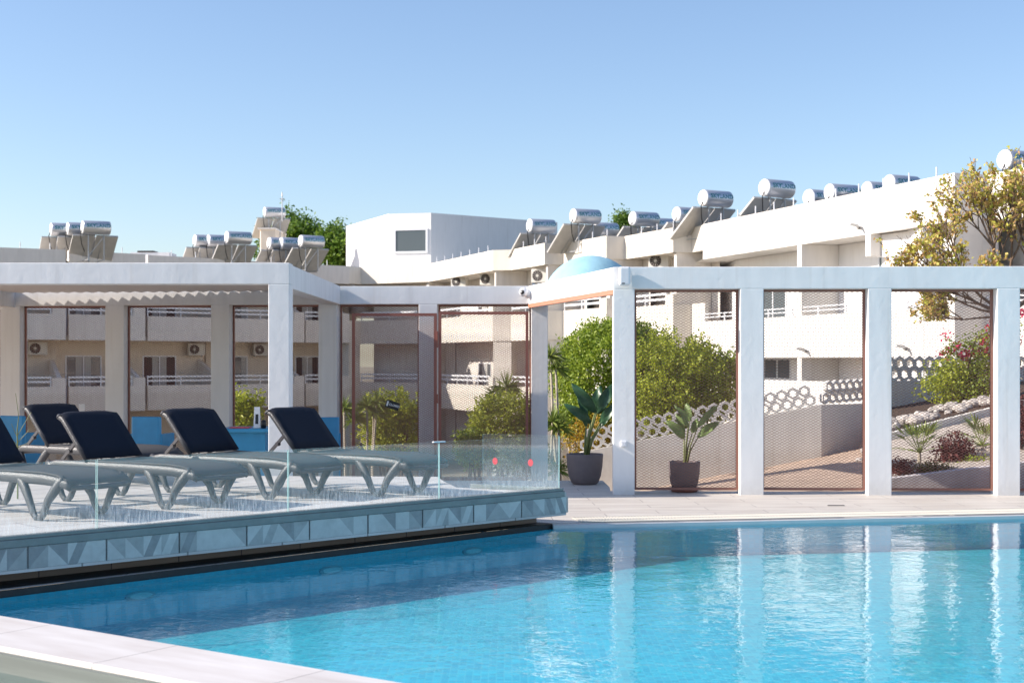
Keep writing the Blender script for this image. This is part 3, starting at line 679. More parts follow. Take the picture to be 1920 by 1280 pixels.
# ------------------------------------------------------------------ solar water heaters
def make_heater():
    root = thing('solar_water_heater', 'x', 'solar water heater', group='solar water heaters on the roofs')
    L_ = 1.18; r = .315; zc = 1.5
    mb = MB(); n = 28; prof = [(-L_/2, r), (L_/2, r)]
    pts = [(-L_/2, 0, zc), (-L_/2+.02, 0, zc), (L_/2-.02, 0, zc), (L_/2, 0, zc)]
    mb.tube(pts, [r*.97, r, r, r*.97], n); mb.build('tank', M['tank'], root, smooth=False)
    t = root.children[0] if root.children else [k for k in bpy.data.objects if k.parent == root][0]
    for p in t.data.polygons: p.use_smooth = len(p.vertices) == 4
    for s in (-1, 1):
        mb = MB(); mb.tube([(s*(L_/2+.001), 0, zc), (s*(L_/2+.02), 0, zc), (s*(L_/2+.045), 0, zc), (s*(L_/2+.06), 0, zc)], [r*.97, r*.95, r*.8, r*.3], n)
        mb.build('tank_cap', M['tankcap'], t, smooth=True)
    me = text_mesh('SKYLAND', .225)
    for v in me.vertices:
        th = v.co.y / r + radians(12); rr = r + .004 + v.co.z
        v.co = Vector((v.co.x*1.08 + .06, -rr*cos(th), zc + rr*sin(th)))
    me.materials.clear(); me.materials.append(M['teal'])
    o = bpy.data.objects.new('lettering', me); COL.objects.link(o); o.parent = t
    # collectors, tops under the tank, feet away from the camera
    for cx in (-.52, .52):
        mb = MB(); w2 = .49; y0, z0, y1, z1 = .10, 1.18, 1.55, .10
        d = Vector((0, y1-y0, z1-z0)).normalized(); nn = Vector((0, -d.z, d.y))
        P = []
        for (yy, zz) in ((y0, z0), (y1, z1)):
            for sx in (-1, 1):
                for o2 in (0, .08): P.append((cx+sx*w2, yy+nn.y*o2*-1, zz+nn.z*o2*-1))
        mb.add(P, [(0,1,3,2),(4,6,7,5),(0,4,5,1),(2,3,7,6),(0,2,6,4),(1,5,7,3)], 0)
        bb = mb.build('collector', [M['panelback']], root)
        mb = MB(); e = .006; up = nn*(e if nn.z > 0 else -e)
        mb.add([(cx-w2+.03, y0+.03+up.y, z0-.02+up.z), (cx+w2-.03, y0+.03+up.y, z0-.02+up.z), (cx+w2-.03, y1-.03+up.y, z1+.02+up.z), (cx-w2+.03, y1-.03+up.y, z1+.02+up.z)], [(0,1,2,3)])
        mb.build('collector_glass', M['collector'], bb)
    mb = MB()
    for x in (-.35, .35):
        mb.bar((x, -.02, 0), (x, -.02, zc-r+.02), .04, .04).bar((x, 1.5, 0), (x, .05, zc-r), .035, .035).bar((x, -.02, .05), (x, 1.5, .05), .035, .035)
    mb.bar((-.35, 0, .2), (.35, 0, 1.1), .025, .025)
    mb.build('stand', M['grey_metal'], root)
    MB().tube([(-L_/2-.03, -.05, zc-.1), (-L_/2-.12, -.02, zc-.3), (-L_/2-.04, .05, .75), (-L_/2+.1, .1, .4)], .02, 6).build('hose', M['black'], root, smooth=True)
    return root
ht = make_heater()
HS = [  # px, py of tank centre, yaw, label
 (121, 431, 30, 'farthest left solar heater, its tank half behind its neighbour on the low roof'),
 (152, 430, 30, 'small middle tank of the three solar heaters at far left of the roofline'),
 (180, 427, 30, 'largest of the three solar heaters at the far left, its lettering turned to the pool'),
 (387, 452, 30, 'leftmost of the three solar heaters just left of the beige rooftop hut'),
 (412, 452, 30, 'middle of the three solar heaters just left of the beige rooftop hut'),
 (447, 446, 30, 'frontmost of the three solar heaters just left of the beige rooftop hut'),
 (525, 457, 30, 'leftmost of the three solar heaters in front of the green pine crown'),
 (547, 457, 30, 'middle of the three solar heaters in front of the green pine crown'),
 (584, 453, 30, 'frontmost of the three solar heaters before the green pine crown'),
 (1015, 424, 30, 'solar heater over the right end of the white rooftop block'),
 (1098, 406, 30, 'solar heater second from the white rooftop block, with wide open collectors'),
 (1134, 430, 30, 'half hidden tank low behind the solar heater second from the white block'),
 (1208, 411, 30, 'solar heater standing above the stepped cream balconies, a small treetop at its left'),
 (1240, 422, 30, 'low tank half hidden behind the solar heater next to the small treetop'),
 (1342, 373, 30, 'solar heater at the step where the low roof meets the taller building'),
 (1290, 403, 30, 'round white tank end peeping left of the heater at the roof step'),
 (1457, 354, 30, 'solar heater with clear lettering at the low left end of the tall white parapet'),
 (1538, 372, 30, 'tank end peeping over the long white parapet, the leftmost sunk there'),
 (1580, 362, 30, 'tank half sunk behind the long white parapet, left of the tree'),
 (1650, 358, 30, 'small end cap peeping over the white parapet just left of the autumn tree'),
 (1692, 346, 30, 'tank half sunk behind the white parapet, above the outermost twigs of the autumn tree'),
 (1910, 302, 30, 'large round white tank end at the right edge above the autumn tree')]
for i, (px, py, a, lb) in enumerate(HS):
    Y = (7.7-H)*F/(HY-py)
    o = ht if i == 0 else copy_tree(ht); sc_ = 1
    o.location = (XP(px, Y), Y, 6.2); o.rotation_euler = (0, 0, radians(a + ((i*37) % 9 - 4)*.9)); o['label'] = lb

# ------------------------------------------------------------------ apartment buildings
ZR = 6.7; KR = (ZR-H)*F
def V(px, py): Y = KR/(HY-py); return Vector((XP(px, Y), Y))
def seg_n(a, b): d = (b-a).normalized(); return d, Vector((-d.y, d.x))
def window(parent, a, d, n, s, z0, z1, w_, curtain=True, panes=2, dark=False):
    """white framed sliding window standing on a wall line (a + d*s), n points away from the camera"""
    l = parent.location
    def W(mb): return mb
    fr = MB(); p = a + d*s - n*.03; T = .06
    def bx(mb, s0, s1, za, zb, f0=0., f1=.06, m=0):
        q0 = p + d*s0 + n*f0; q1 = p + d*s1 + n*f0; e = n*(f1-f0)
        mb.prism([q0, q1, q1+e, q0+e], za, zb, m)
    bx(fr, 0, w_, z1-T, z1); bx(fr, 0, w_, z0, z0+T*.6)
    for k in range(panes+1): c = (w_-T)*k/panes; bx(fr, c, c+T, z0+T*.6, z1-T)
    f = fr.build('window', M['white_metal'], parent, world=True)
    pm = MB(); bx(pm, T, w_-T, z0+.04, z1-T, .025, .035); q = pm.build('pane', M['pane'] if not dark else M['dark'], f); q.location = (-l.x, -l.y, -l.z)
    if curtain:
        for k in range(panes):
            c0 = T + (w_-T)*k/panes + (w_/panes)*(.5 if k == 0 else .02); cm = MB(); bx(cm, c0, c0+(w_/panes)*.36, z0+.05, z1-T-.01, .012, .022)
            q = cm.build('curtain', M['curtain'], f); q.location = (-l.x, -l.y, -l.z)
    return f
def railing(parent, a, b, z0, z1, rec=.05, holder=None):
    d, n = seg_n(a, b); L_ = (b-a).length; mb = MB(); l = holder.location
    h = z1-z0
    for z in (z0+h*.42, z1-.045):
        p, q = a+n*rec, b+n*rec; mb.prism([p, q, q+n*.05, p+n*.05], z, z+(.035 if h < .35 else .085))
    k = max(1, int(L_/1.5)); 
    for i in range(k+1):
        p = a + d*(L_-.06)*i/k + n*(rec-.01); mb.prism([p, p+d*.05, p+d*.05+n*.04, p+n*.04], z0-.1, z1)
    o = mb.build('railing', M['white_metal'], parent); o.location = (-l.x, -l.y, -l.z); return o
AC = []
def ac_unit(loc, rz, lb):
    if not AC:
        o = thing('air_conditioner', lb, 'air conditioner', loc, rz, 'air conditioner units on the balcony walls')
        MB().box((-.42, -.16, 0), (.42, .16, .6)).build('casing', M['ac'], o, bevel=.02)
        mb = MB(); 
        mb.tube([(-.12, -.165, .3), (-.12, -.172, .3)], .24, 20); g = mb.build('fan_grille', M['dark'], o)
        mb = MB(); mb.tube([(-.12, -.173, .3), (-.12, -.18, .3)], .06, 10)
        for k in range(6): a = pi*k/6; mb.bar((-.12-.23*cos(a), -.176, .3-.23*sin(a)), (-.12+.23*cos(a), -.176, .3+.23*sin(a)), .012, .006)
        mb.build('grille_bars', M['ac'], g)
        MB().bar((-.3, .0, -.03), (-.3, .25, -.03), .04, .05).bar((.3, 0, -.03), (.3, .25, -.03), .04, .05).build('bracket', M['grey_metal'], o)
        AC.append(o); return o
    o = copy_tree(AC[0]); o.location = loc; o.rotation_euler = (0, 0, rz); o['label'] = lb; return o
def block(bd, units, m, zpar, levels, depth=1.5, roof=9, posts=True, divider=True, cornice=True, railh=.42):
    """units: list of (a, b) facade segments left to right; levels: [(zbottom, zsolid)]"""
    # parapet and roof
    for i, (a, b) in enumerate(units):
        d, n = seg_n(a, b)
        MB().prism([a, b, b+n*.18, a+n*.18], zpar, ZR).build('parapet', m, bd, world=True)
    pl = []
    for a, b in units: pl += [a, b]
    back = [p + Vector((0, roof)) for p in pl]
    off = Vector((0, .16))
    mb = MB()
    for i in range(len(pl)-1):
        a, b = pl[i]+off, pl[i+1]+off
        if (b-a).length < .01: continue
        mb.add([(a.x,a.y,zpar+.02),(b.x,b.y,zpar+.02),(b.x,b.y+roof,zpar+.02),(a.x,a.y+roof,zpar+.02),(a.x,a.y,zpar+.45),(b.x,b.y,zpar+.45),(b.x,b.y+roof,zpar+.45),(a.x,a.y+roof,zpar+.45)], [(3,2,1,0),(4,5,6,7)])
    mb.build('roof_slab', m, bd, world=True)
    if posts:
        for a, b in units:
            d, n = seg_n(a, b); L_ = (b-a).length
            if L_ < 1.5: continue
            for k in range(1, int(L_/1.3)+1): p = a + d*(k*1.3) + n*.09; MB().tube([(p.x, p.y, ZR), (p.x, p.y, ZR+.28)], .022, 6).build('roof_rod', M['white_metal'], bd, world=True)
    for (zb, zs) in levels:
        for i, (a, b) in enumerate(units):
            d, n = seg_n(a, b); L_ = (b-a).length
            mb = MB().prism([a, b, b+n*.14, a+n*.14], zb, zs)
            bk = depth
            mb.prism([a+n*.14, b+n*.14, b+n*bk, a+n*bk], zb+.02, zb+.2)
            bal = mb.build('balcony', m, bd, world=True)
            if L_ > 1.6 and not (railh == .3 and zs == 1.0):
                c = a + d*L_*.0; e = a + d*(L_-.62)
                railing(bal, c, e, zs, zs+railh, holder=bd)
                q0 = a+d*(L_-.6); q = MB().prism([q0, b, b+n*.14, q0+n*.14], zs, zs+railh-.03).build('balcony_pier', m, bal); q.location = (-bd.location.x, -bd.location.y, -bd.location.z)
zb0 = -3.7
# --- far left building, in shade
A_pts = [(-170, 457), (-19, 463), (129, 469.6), (277, 478), (425, 487), (573, 495.5), (655, 499)]
bA = thing('apartment_building', 'long shaded beige apartment block with rows of balconies behind the left screen wall', 'building', (*V(277, 478), zb0))
AU = []
for i in range(len(A_pts)-1):
    a = V(*A_pts[i]); b = V(*A_pts[i+1]); AU.append((a, b + Vector((0, -.45)) if i < len(A_pts)-2 else b))
block(bA, AU, M['cream'], 5.75, [(2.6, 3.78), (-.72, .47)], depth=2.2)
nac = 0
for i, (a, b) in enumerate(AU):
    d, n = seg_n(a, b); L_ = (b-a).length; wa = a + n*2.2; wb_ = b + n*2.2
    MB().prism([wa, wb_, wb_+Vector((0, 13)), wa+Vector((0, 13))], zb0, 5.76).build('wall', M['tan'], bA, world=True)
    # dividing wall between flats
    for zz0 in (-.7, 2.62): MB().prism([b+n*.15-d*.32, b+n*.15-d*.12, b+n*2.19-d*.12, b+n*2.19-d*.32], zz0, [zz0+1.5, zz0+1.5, zz0+2.4, zz0+2.4]).build('dividing_wall', M['cream'], bA, world=True)
    def at_px(px):
        k = (px-960)/F; return (k*wa.y-wa.x)/(d.x-k*d.y)
    for wi, (q0, q1) in enumerate(((-26, 40), (122, 190), (267, 330), (436, 464), (553, 598))):
        s0, s1 = at_px(q0), at_px(q1)
        if -.9 < s0 < L_-.9:
            for z0 in (2.8, -.5): window(bA, wa, d, n, s0, z0, z0+2.4, s1-s0, curtain=True, dark=(wi % 2 == 0), panes=2 if q1-q0 > 30 else 1)
    for q0, lb in ((68, 'air conditioner at the left end of the first whole mesh panel'), (360, 'air conditioner at the right of the second whole mesh panel'), (482, 'air conditioner seen just left of the white corner column')):
        s0 = at_px(q0)
        if 0 <= s0 < L_: p = wa + d*s0 - n*.42; ac_unit((p.x, p.y, 1.92), atan2(d.y, d.x)*.6, lb)
# --- stepped building in the middle
B_pts = [(655, 499), (676, 500.5), (802, 495), (924, 469), (958, 468), (1021, 455.5), (1056, 456), (1137, 442), (1171, 443), (1262, 427), (1297, 427.5), (1322, 421)]
bB = thing('apartment_building', 'sunlit cream apartment block with stepped balconies behind the entrance', 'building', (*V(924, 469), zb0))
BU = [(V(*B_pts[i]), V(*B_pts[i+1])) for i in range(0, len(B_pts)-1)]
block(bB, BU, M['cream_light'], 5.77, [(2.55, 3.8), (-.75, .5)], depth=1.7)
for i, (a, b) in enumerate(BU):
    d, n = seg_n(a, b); L_ = (b-a).length
    wa, wb_ = a+n*1.7, b+n*1.7
    if L_ > 1.6:
        q = BU[i+1][1] if i+1 < len(BU) else b
        MB().prism([wa-d*.4, wb_+d*.6, wb_+d*.6+Vector((0, 6)), wa-d*.4+Vector((0, 6))], zb0, 5.78).build('wall', M['cream'], bB, world=True)
        MB().prism([b+n*.16-d*.2, b+n*.16-d*.02, b+n*1.68-d*.02, b+n*1.68-d*.2], zb0, 5.77).build('dividing_wall', M['cream'], bB, world=True)
        for z0 in (2.8, -.5):
            if i > 1: window(bB, wa, d, n, L_*.32, z0, z0+2.05, min(1.9, L_*.5), dark=(z0 > 0), curtain=True)
    else:
        # bevelled pier under the short face
        MB().prism([a+n*.05, b-n*-.05, b+n*1.7, a+n*1.7], zb0, 2.56).build('pier', M['cream_light'], bB, world=True)
# units hung high under the roof
for px, py, lb in ((862, 528, 'small air conditioner under the roof overhang, leftmost of those above the middle screen wall'), (917, 523, 'air conditioner second from the left under the sunlit roof overhang'), (1015, 517, 'air conditioner under the overhang just left of the pale blue dome'), (1237, 489, 'air conditioner under the overhang right of the pale blue dome')):
    Yr = {862: 71, 917: 68, 1015: 62.5, 1237: 56.5}[px]; ac_unit((XP(px, Yr), Yr, ZP(py, Yr)-.3), radians(-25), lb)
# --- near right building
C_pts = [(1318, 420.5), (1425, 387.5), (1790, 324), (1848, 327), (1990, 300)]
bC = thing('apartment_building', 'tall sunlit white apartment block with a deep parapet behind the right screen wall', 'building', (*V(1790, 324), zb0))
CU = [(V(1318, 420.5), V(1425, 387.5)), (V(1425, 387.5), V(1790, 324)), (V(1790, 324), V(1848, 327)), (V(1848, 327), V(2040, 292))]
a, b = V(1318, 420.5), V(1790, 324); CU = [(a, b), (b, V(1848, 327)), (V(1848, 327), V(2060, 290))]
block(bC, CU, M['warmwhite'], 5.4, [(1.75, 3.1), (-1.6, 1.0)], depth=1.4, railh=.3)
for i, (a, b) in enumerate(CU):
    d, n = seg_n(a, b); L_ = (b-a).length; dep = 1.4
    MB().prism([a+n*dep, b+n*dep, b+n*dep+Vector((0, 6)), a+n*dep+Vector((0, 6))], zb0, 5.41).build('wall', M['boxwhite'], bC, world=True)
    if L_ > 3:
        ss = [L_*.45, L_*.98] if i == 0 else [L_*.5]
        for s in ss:
            p = a + d*s
            MB().prism([p+n*.02, p+d*.28+n*.02, p+d*.28+n*1.39, p+n*1.39], zb0, 5.41).build('dividing_wall', M['warmwhite'], bC, world=True)
        for s in ([L_*.12, L_*.62] if i == 0 else [.8]):
            window(bC, a+n*dep, d, n, s, 2.95, 4.9, 1.9, curtain=False); window(bC, a+n*dep, d, n, s+.3, 1.0, 1.74, 1.9, curtain=False)
# deep return beam under the parapet
a, b = CU[0]; d, n = seg_n(a, b); L_ = (b-a).length
p = V(1592, 357); e = V(1604, 355)
MB().prism([a+d*((p-a).length)+n*.0, a+d*((e-a).length), a+d*((e-a).length)+n*1.38, a+d*((p-a).length)+n*1.38], 4.75, 5.4).build('end_beam', M['warmwhite'], bC, world=True)
MB().prism([a+d*((e-a).length+.02)+n*.35, a+d*((V(1760, 329)-a).length)+n*.6, a+d*((V(1760, 329)-a).length)+n*1.38, a+d*((e-a).length+.02)+n*1.38], 4.72, 5.39).build('inner_beam', M['boxwhite'], bC, world=True)
# lit lower storey band nearer the garden
for px, py in ((1610, 424), (1510, 655), (1697, 650)):
    Y = 42.5 if px > 1600 else 44.5
    s = a + d*1
    k = (px-960)/F; t = (k*a.y-a.x)/(d.x-k*d.y); q = a + d*t
    mb = MB(); z = ZP(py, q.y); o = mb.tube([(q.x, q.y+.05, z-.05), (q.x-.1, q.y-.22, z+.0), (q.x-.35, q.y-.35, z+.03)], [.05, .05, .04], 8).build('drain_spout', M['grey_metal'], bC, world=True)
# --- white rooftop block
WBp = [Vector((XP(649, 88), 88)), Vector((XP(729, 80.6), 80.6)), Vector((XP(808, 80), 80)), Vector((XP(1045, 85.5), 85.5)), Vector((XP(1045, 96), 96)), Vector((XP(649, 96), 96))]
rbk = thing('rooftop_block', 'plain white angular block with one square window standing on the roofs', 'building', (*WBp[2], 5.5))
MB().prism(WBp, 4.5, 9.96).build('walls', M['boxwhite'], rbk, world=True)
d, n = seg_n(WBp[1], WBp[2]); L_ = (WBp[2]-WBp[1]).length
def zz(py): return ZP(py, 80.3)
p = WBp[1]; s0 = L_*.12; s1 = L_*.93
mb = MB()
for a_, b_, z0, z1 in ((s0, s1, zz(432), zz(429)), (s0, s1, zz(475), zz(471)), (s0, s0+.12, zz(471), zz(432)), (s1-.12, s1, zz(471), zz(432))):
    q0 = p+d*a_-n*.06; q1 = p+d*b_-n*.06; mb.prism([q0, q1, q1+n*.1, q0+n*.1], z0, z1)
wn = mb.build('window', M['white_metal'], rbk, world=True)
q0 = p+d*(s0+.1)-n*.02; q1 = p+d*(s1-.1)-n*.02
q = MB().prism([q0, q1, q1+n*.03, q0+n*.03], zz(471), zz(432)).build('pane', M['pane'], wn); q.location = -rbk.location
# --- beige hut with tank, far left
hut = thing('rooftop_hut', 'small beige rooftop hut left of the green pine crown', 'building', (XP(498, 84), 84, 5.5))
MB().prism([(XP(484, 84), 84.6), (XP(489, 84), 84), (XP(516, 84), 84), (XP(516, 84), 88), (XP(484, 84), 88)], 4.5, ZP(430, 84)).build('walls', M['tan'], hut, world=True)
MB().prism([(XP(483, 84), 83.9), (XP(517, 84), 83.9), (XP(517, 84), 88), (XP(483, 84), 88)], ZP(430, 84), ZP(427, 84)).build('roof', M['cream'], hut, world=True)
o = copy_tree(ht); o.location = (XP(517, 86), 85.5, ZP(428, 85.5)-.55); o.rotation_euler = (0, 0, radians(25)); o['label'] = 'small solar heater on top of the beige rooftop hut'
o = MB().tube([(0, 0, 0), (0, 0, 1.5)], .03, 6).tube([(-.15, 0, 1.35), (.15, 0, 1.35)], .02, 5).tube([(-.1, 0, 1.2), (.1, 0, 1.2)], .02, 5).tube([(0, 0, 1.5), (0, 0, 1.75)], [.05, .02], 6).build('antenna', M['grey_metal']); o.location = (XP(529, 85), 85, ZP(415, 85)); tag(o, 'thin roof antenna on the beige hut left of the pine crown', 'antenna')
o = thing('rooftop_hatch', 'low white rooftop box with a dark top between the two groups of heaters at left', 'rooftop box', (XP(285, 73), 73, 6))
MB().box((-1.1, 0, 0), (.9, 1.5, ZP(473, 73)-6)).build('box', M['boxwhite'], o); MB().box((-.75, -.02, ZP(473, 73)-5.999), (.1, 1.2, ZP(470, 73)-6)).build('lid', M['dark'], o)

# ------------------------------------------------------------------ pale blue dome
dm = thing('blue_dome', 'weathered pale blue plaster dome rising behind the entrance lintel', 'dome', (XP(1108, 40), 40, -1.0))
Rd = 92/F*40; zc_ = ZP(479, 40) - Rd
prof = [(Rd*cos(a), Rd*sin(a)) for a in [radians(16 + 74*k/12) for k in range(13)]]
MB().lathe([(Rd*cos(radians(16))-.12, Rd*sin(radians(16))), prof[0]]+prof, 56, (0, 0, zc_+1)).build('dome_shell', M['dome'], dm, smooth=True)
for px in (1012, 1172):
    for dy in (0, 1.2): MB().box((XP(px, 40)-dm.location.x-.1, -.6+dy, -1), (XP(px, 40)-dm.location.x+.1, -.4+dy, zc_+1+Rd*sin(radians(16))+.02)).build('column', M['boxwhite'], dm)
# ------------------------------------------------------------------ garden walls
def breeze(mb, p0, p1, z0, z1, h, cw=.19, th=.07):
    """rows of hexagonal rings on a sloping wall top; z0, z1 bottom heights at the two ends"""
    p0 = Vector(p0); p1 = Vector(p1); d = (p1-p0); L_ = d.length; d.normalize(); n = Vector((-d.y, d.x)); rows = 2; rh = h/(rows+.25); nn_ = int(L_/cw)
    for r in range(rows):
        for i in range(nn_ - (r % 2)):
            s = (i+.5+.5*(r % 2))*cw; zc = z0+(z1-z0)*s/L_ + rh*(r+.6)
            c = p0 + d*s; ro = cw*.57; ri = cw*.33
            vs = []
            for rad in (ro, ri):
                for yy in (0, th):
                    for k in range(6):
                        a = pi/6 + k*pi/3; 
                        if rad == ri: a_ = a
                        q = c + d*(rad*cos(a)) + n*(yy - .5*th); vs.append((q.x, q.y, zc + rad*sin(a)*.98))
            fs = []
            for k in range(6):
                j = (k+1) % 6
                fs += [(k, j, 12+j, 12+k), (6+k, 18+k, 18+j, 6+j), (k, 6+k, 6+j, j), (12+k, 12+j, 18+j, 18+k)]
            mb.add(vs, fs)
            # inner diamond
    return mb
YW = 24.0
gw = thing('garden_wall', 'cream garden wall topped with white hexagonal breeze blocks climbing behind the middle mesh panels', 'garden wall', (XP(1400, YW), YW, -.5))
pa = Vector((XP(1088, YW+.3), YW+.3)); pb_ = Vector((XP(1540, YW), YW)); zt0, zt1 = ZP(850, YW), ZP(759, YW)
MB().prism([pa, pb_, pb_+Vector((0, .2)), pa+Vector((0, .2))], [-1.4, -1.0, -1.0, -1.4], [zt0, zt1, zt1, zt0]).build('wall', M['gwall'], gw, world=True)
breeze(MB(), pa+Vector((0, .1)), pb_+Vector((0, .1)), zt0, zt1, ZP(0, YW)-ZP(44, YW)).build('breeze_blocks', M['breeze'], gw, world=True)
pc = Vector((XP(1540, YW), YW+.002)); pd_ = Vector((XP(1665, 25.2), 25.2)); z2 = ZP(759, YW)
MB().prism([pc, pd_, pd_+Vector((0, .2)), pc+Vector((0, .2))], -.8, z2).build('wall', M['gwall'], gw, world=True)
breeze(MB(), pc+Vector((.02, .1)), pd_+Vector((0, .1)), z2, z2+.06, .42).build('breeze_blocks', M['breeze'], gw, world=True)
YK = 28.0
g2 = thing('garden_wall', 'shaded breeze block wall behind the bougainvillea in the rightmost whole panel', 'garden wall', (XP(1750, YK), YK, .5))
pa = Vector((XP(1640, YK-1.2), YK-1.2)); pb_ = Vector((XP(1960, YK+1.2), YK+1.2)); z0 = ZP(712, YK)
pa, pb_ = Vector((XP(1630, YK-1.5), YK-1.5)), Vector((XP(1985, YK+1.4), YK+1.4))
MB().prism([pa, pb_, pb_+Vector((0, .2)), pa+Vector((0, .2))], -.5, z0).build('wall', M['gwall'], g2, world=True)
breeze(MB(), pa+Vector((0, .1)), pb_+Vector((0, .1)), z0, z0, .46, cw=.27).build('breeze_blocks', M['breeze'], g2, world=True)
# planter with low wall in front, sloping bed, kerb wall, stones
pl = thing('planter_wall', 'low smooth rendered planter wall right behind the rightmost mesh panels', 'planter wall', (XP(1670, 18.3), 18.3, 0))
MB().prism([(XP(1664, 18.3), 18.3), (9.5, 18.1), (9.5, 18.28), (XP(1664, 18.3)+.0, 18.48)], [-.1, -.1, -.1, -.1], [.13, .72, .72, .13]).build('wall', M['planter'], pl, world=True)
kb = thing('kerb_wall', 'low white kerb wall climbing to the right with pale stones heaped behind it', 'kerb wall', (XP(1672, 23), 23, .3))
ka = Vector((XP(1655, 23), 23)); kc = Vector((XP(1960, 23), 23.2)); kz0, kz1 = ZP(815, 23), ZP(742, 23)
MB().prism([ka, kc, kc+Vector((0, .16)), ka+Vector((0, .16))], [.0, .2, .2, .0], [kz0, kz1, kz1, kz0]).build('wall', M['gwall'], kb, world=True)
mb = MB(); NX, NY = 30, 14; vs = []; fs = []
for j in range(NY+1):
    for i in range(NX+1):
        t = i/NX; u = j/NY; X = (XP(1664, 18.4)+.02)*(1-u)+(ka.x-.0)*u + t*(9.6-XP(1664, 18.4))
        Y = 18.42 + (23-18.42)*u
        zn = .08 + .55*(X-4.8)/4.7; zf = kz0-.12 + (kz1-kz0)*(X-ka.x)/(kc.x-ka.x)
        vs.append((X, Y, zn*(1-u)+zf*u + .03*mnoise.noise(Vector((X*3, Y*3, 1)))))
for j in range(NY):
    for i in range(NX): a = j*(NX+1)+i; fs.append((a, a+1, a+NX+2, a+NX+1))
o = mb.add(vs, fs).build('planting_bed', M['gravel'], smooth=True); o['kind'] = 'structure'
def bedz(X, Y):
    u = (Y-18.42)/(23-18.42); zn = .08 + .55*(X-4.8)/4.7; zf = kz0-.12 + (kz1-kz0)*(X-ka.x)/(kc.x-ka.x); return zn*(1-u)+zf*u
# soil behind the kerb
o = MB().prism([(ka.x, 23.16), (kc.x, 23.36), (pb_.x, YK+1.5), (pa.x, YK-1.4)], [.1, .1, .1, .1], [kz0-.03, kz1-.03, kz1+.3, kz0+.25]).build('upper_bed', M['soil']); o['kind'] = 'structure'
def rock(name, loc, r, lb, grp):
    mb = MB(); n1, n2 = 10, 7; sd_ = U(0, 99); sx, sy, sz = U(.9, 1.3), U(.8, 1.1), U(.55, .8)
    for j in range(n2+1):
        th = pi*j/n2
        for i in range(n1):
            ph = 2*pi*i/n1; v = Vector((sin(th)*cos(ph), sin(th)*sin(ph), cos(th))); k = r*(1+.28*mnoise.noise(v*1.4+Vector((sd_, 0, 0))))
            mb.v.append((v.x*k*sx, v.y*k*sy, v.z*k*sz))
    for j in range(n2):
        for i in range(n1): mb.f.append((j*n1+i, (j+1)*n1+i, (j+1)*n1+(i+1) % n1, j*n1+(i+1) % n1)); mb.m.append(0)
    o = mb.build(name, M['rock'], smooth=False); o.location = loc; tag(o, lb, 'stone', grp); return o
random.seed(5)
for k in range(46):
    t = k/46; px = 1672 + 205*t; row = U(0, 1); Y = 23.32 + row*.55; X = XP(px, Y)+U(-.03, .03)
    z = kz0 + (kz1-kz0)*(X-ka.x)/(kc.x-ka.x) + .03 + row*.09
    rock('garden_stone', (X, Y, z), U(.045, .085) if k % 5 else .125, 'pale stone in the heap behind the low kerb wall', 'pale stones heaped behind the kerb wall')
for px, py in ((1622, 845), (1612, 862), (1628, 870), (1810, 884)):
    Y = 19.2 if px > 1700 else 22.5; rock('garden_stone', (XP(px, Y), Y, ZP(py, Y)), .07, 'pale stone at the foot of the climbing garden wall' if px < 1700 else 'single pale stone among the dark red shrubs in the planter', 'stones at the wall foot' if px < 1700 else None)

# ------------------------------------------------------------------ plants
def leaf_quads(mb, c, size, n, spread, nrm_bias=None, m=0, aspect=.55):
    for _ in range(n):
        p = Vector(c) + Vector((random.gauss(0, spread), random.gauss(0, spread), random.gauss(0, spread)))
        d = Vector((U(-1, 1), U(-1, 1), U(-.7, 1))).normalized(); s = d.cross(Vector((U(-1, 1), U(-1, 1), U(-1, 1)))).normalized()
        L_ = size*U(.7, 1.3); w_ = L_*aspect*.5; mid = p + d*L_*.5
        mb.add([p, mid + s*w_, p + d*L_, mid - s*w_], [(0, 1, 2, 3)], m)
def crown(c, rad, n, leaf, per=7, lobes=.22, shell=.55, seed=1, zmin=None, spread=None):
    random.seed(seed); mb = MB(); c = Vector(c); rad = Vector(rad)
    for _ in range(n):
        v = Vector((random.gauss(0, 1), random.gauss(0, 1), random.gauss(0, 1))).normalized()
        k = 1 + lobes*2*mnoise.noise(v*2.1 + Vector((seed*3.1, 0, 0))) + lobes*.7*mnoise.noise(v*5.3+Vector((0, seed, 0)))
        r = k * (shell + (1-shell)*(R()**.6))
        p = c + Vector((v.x*rad.x*r, v.y*rad.y*r, v.z*rad.z*r))
        if zmin is not None and p.z < zmin: continue
        leaf_quads(mb, p, leaf, per, spread or leaf*.9)
    return mb
def shoots(mb, c, rad, n, leaf, seed):
    random.seed(seed); c = Vector(c)
    for _ in range(n):
        v = Vector((U(-1, 1), U(-1, .6), U(.1, 1))).normalized(); p = c + Vector((v.x*rad[0], v.y*rad[1], v.z*rad[2]))*U(.85, 1.0); d = (Vector((v.x*.5, v.y*.3, 1)) + Vector((U(-.25, .25), U(-.25, .25), 0))).normalized(); L_ = U(.12, .34)
        for k in range(9): leaf_quads(mb, p + d*L_*k/8, leaf, 3, leaf*.28)
    return mb
def limb_set(base, top_pts, r0, seed=1):
    mb = MB(); random.seed(seed)
    for t in top_pts:
        b = Vector(base); t = Vector(t); mid = (b+t)/2 + Vector((U(-.1, .1), U(-.1, .1), U(0, .15)))
        mb.tube([b, b.lerp(mid, .5), mid, t], [r0, r0*.8, r0*.6, r0*.2], 8)
    return mb
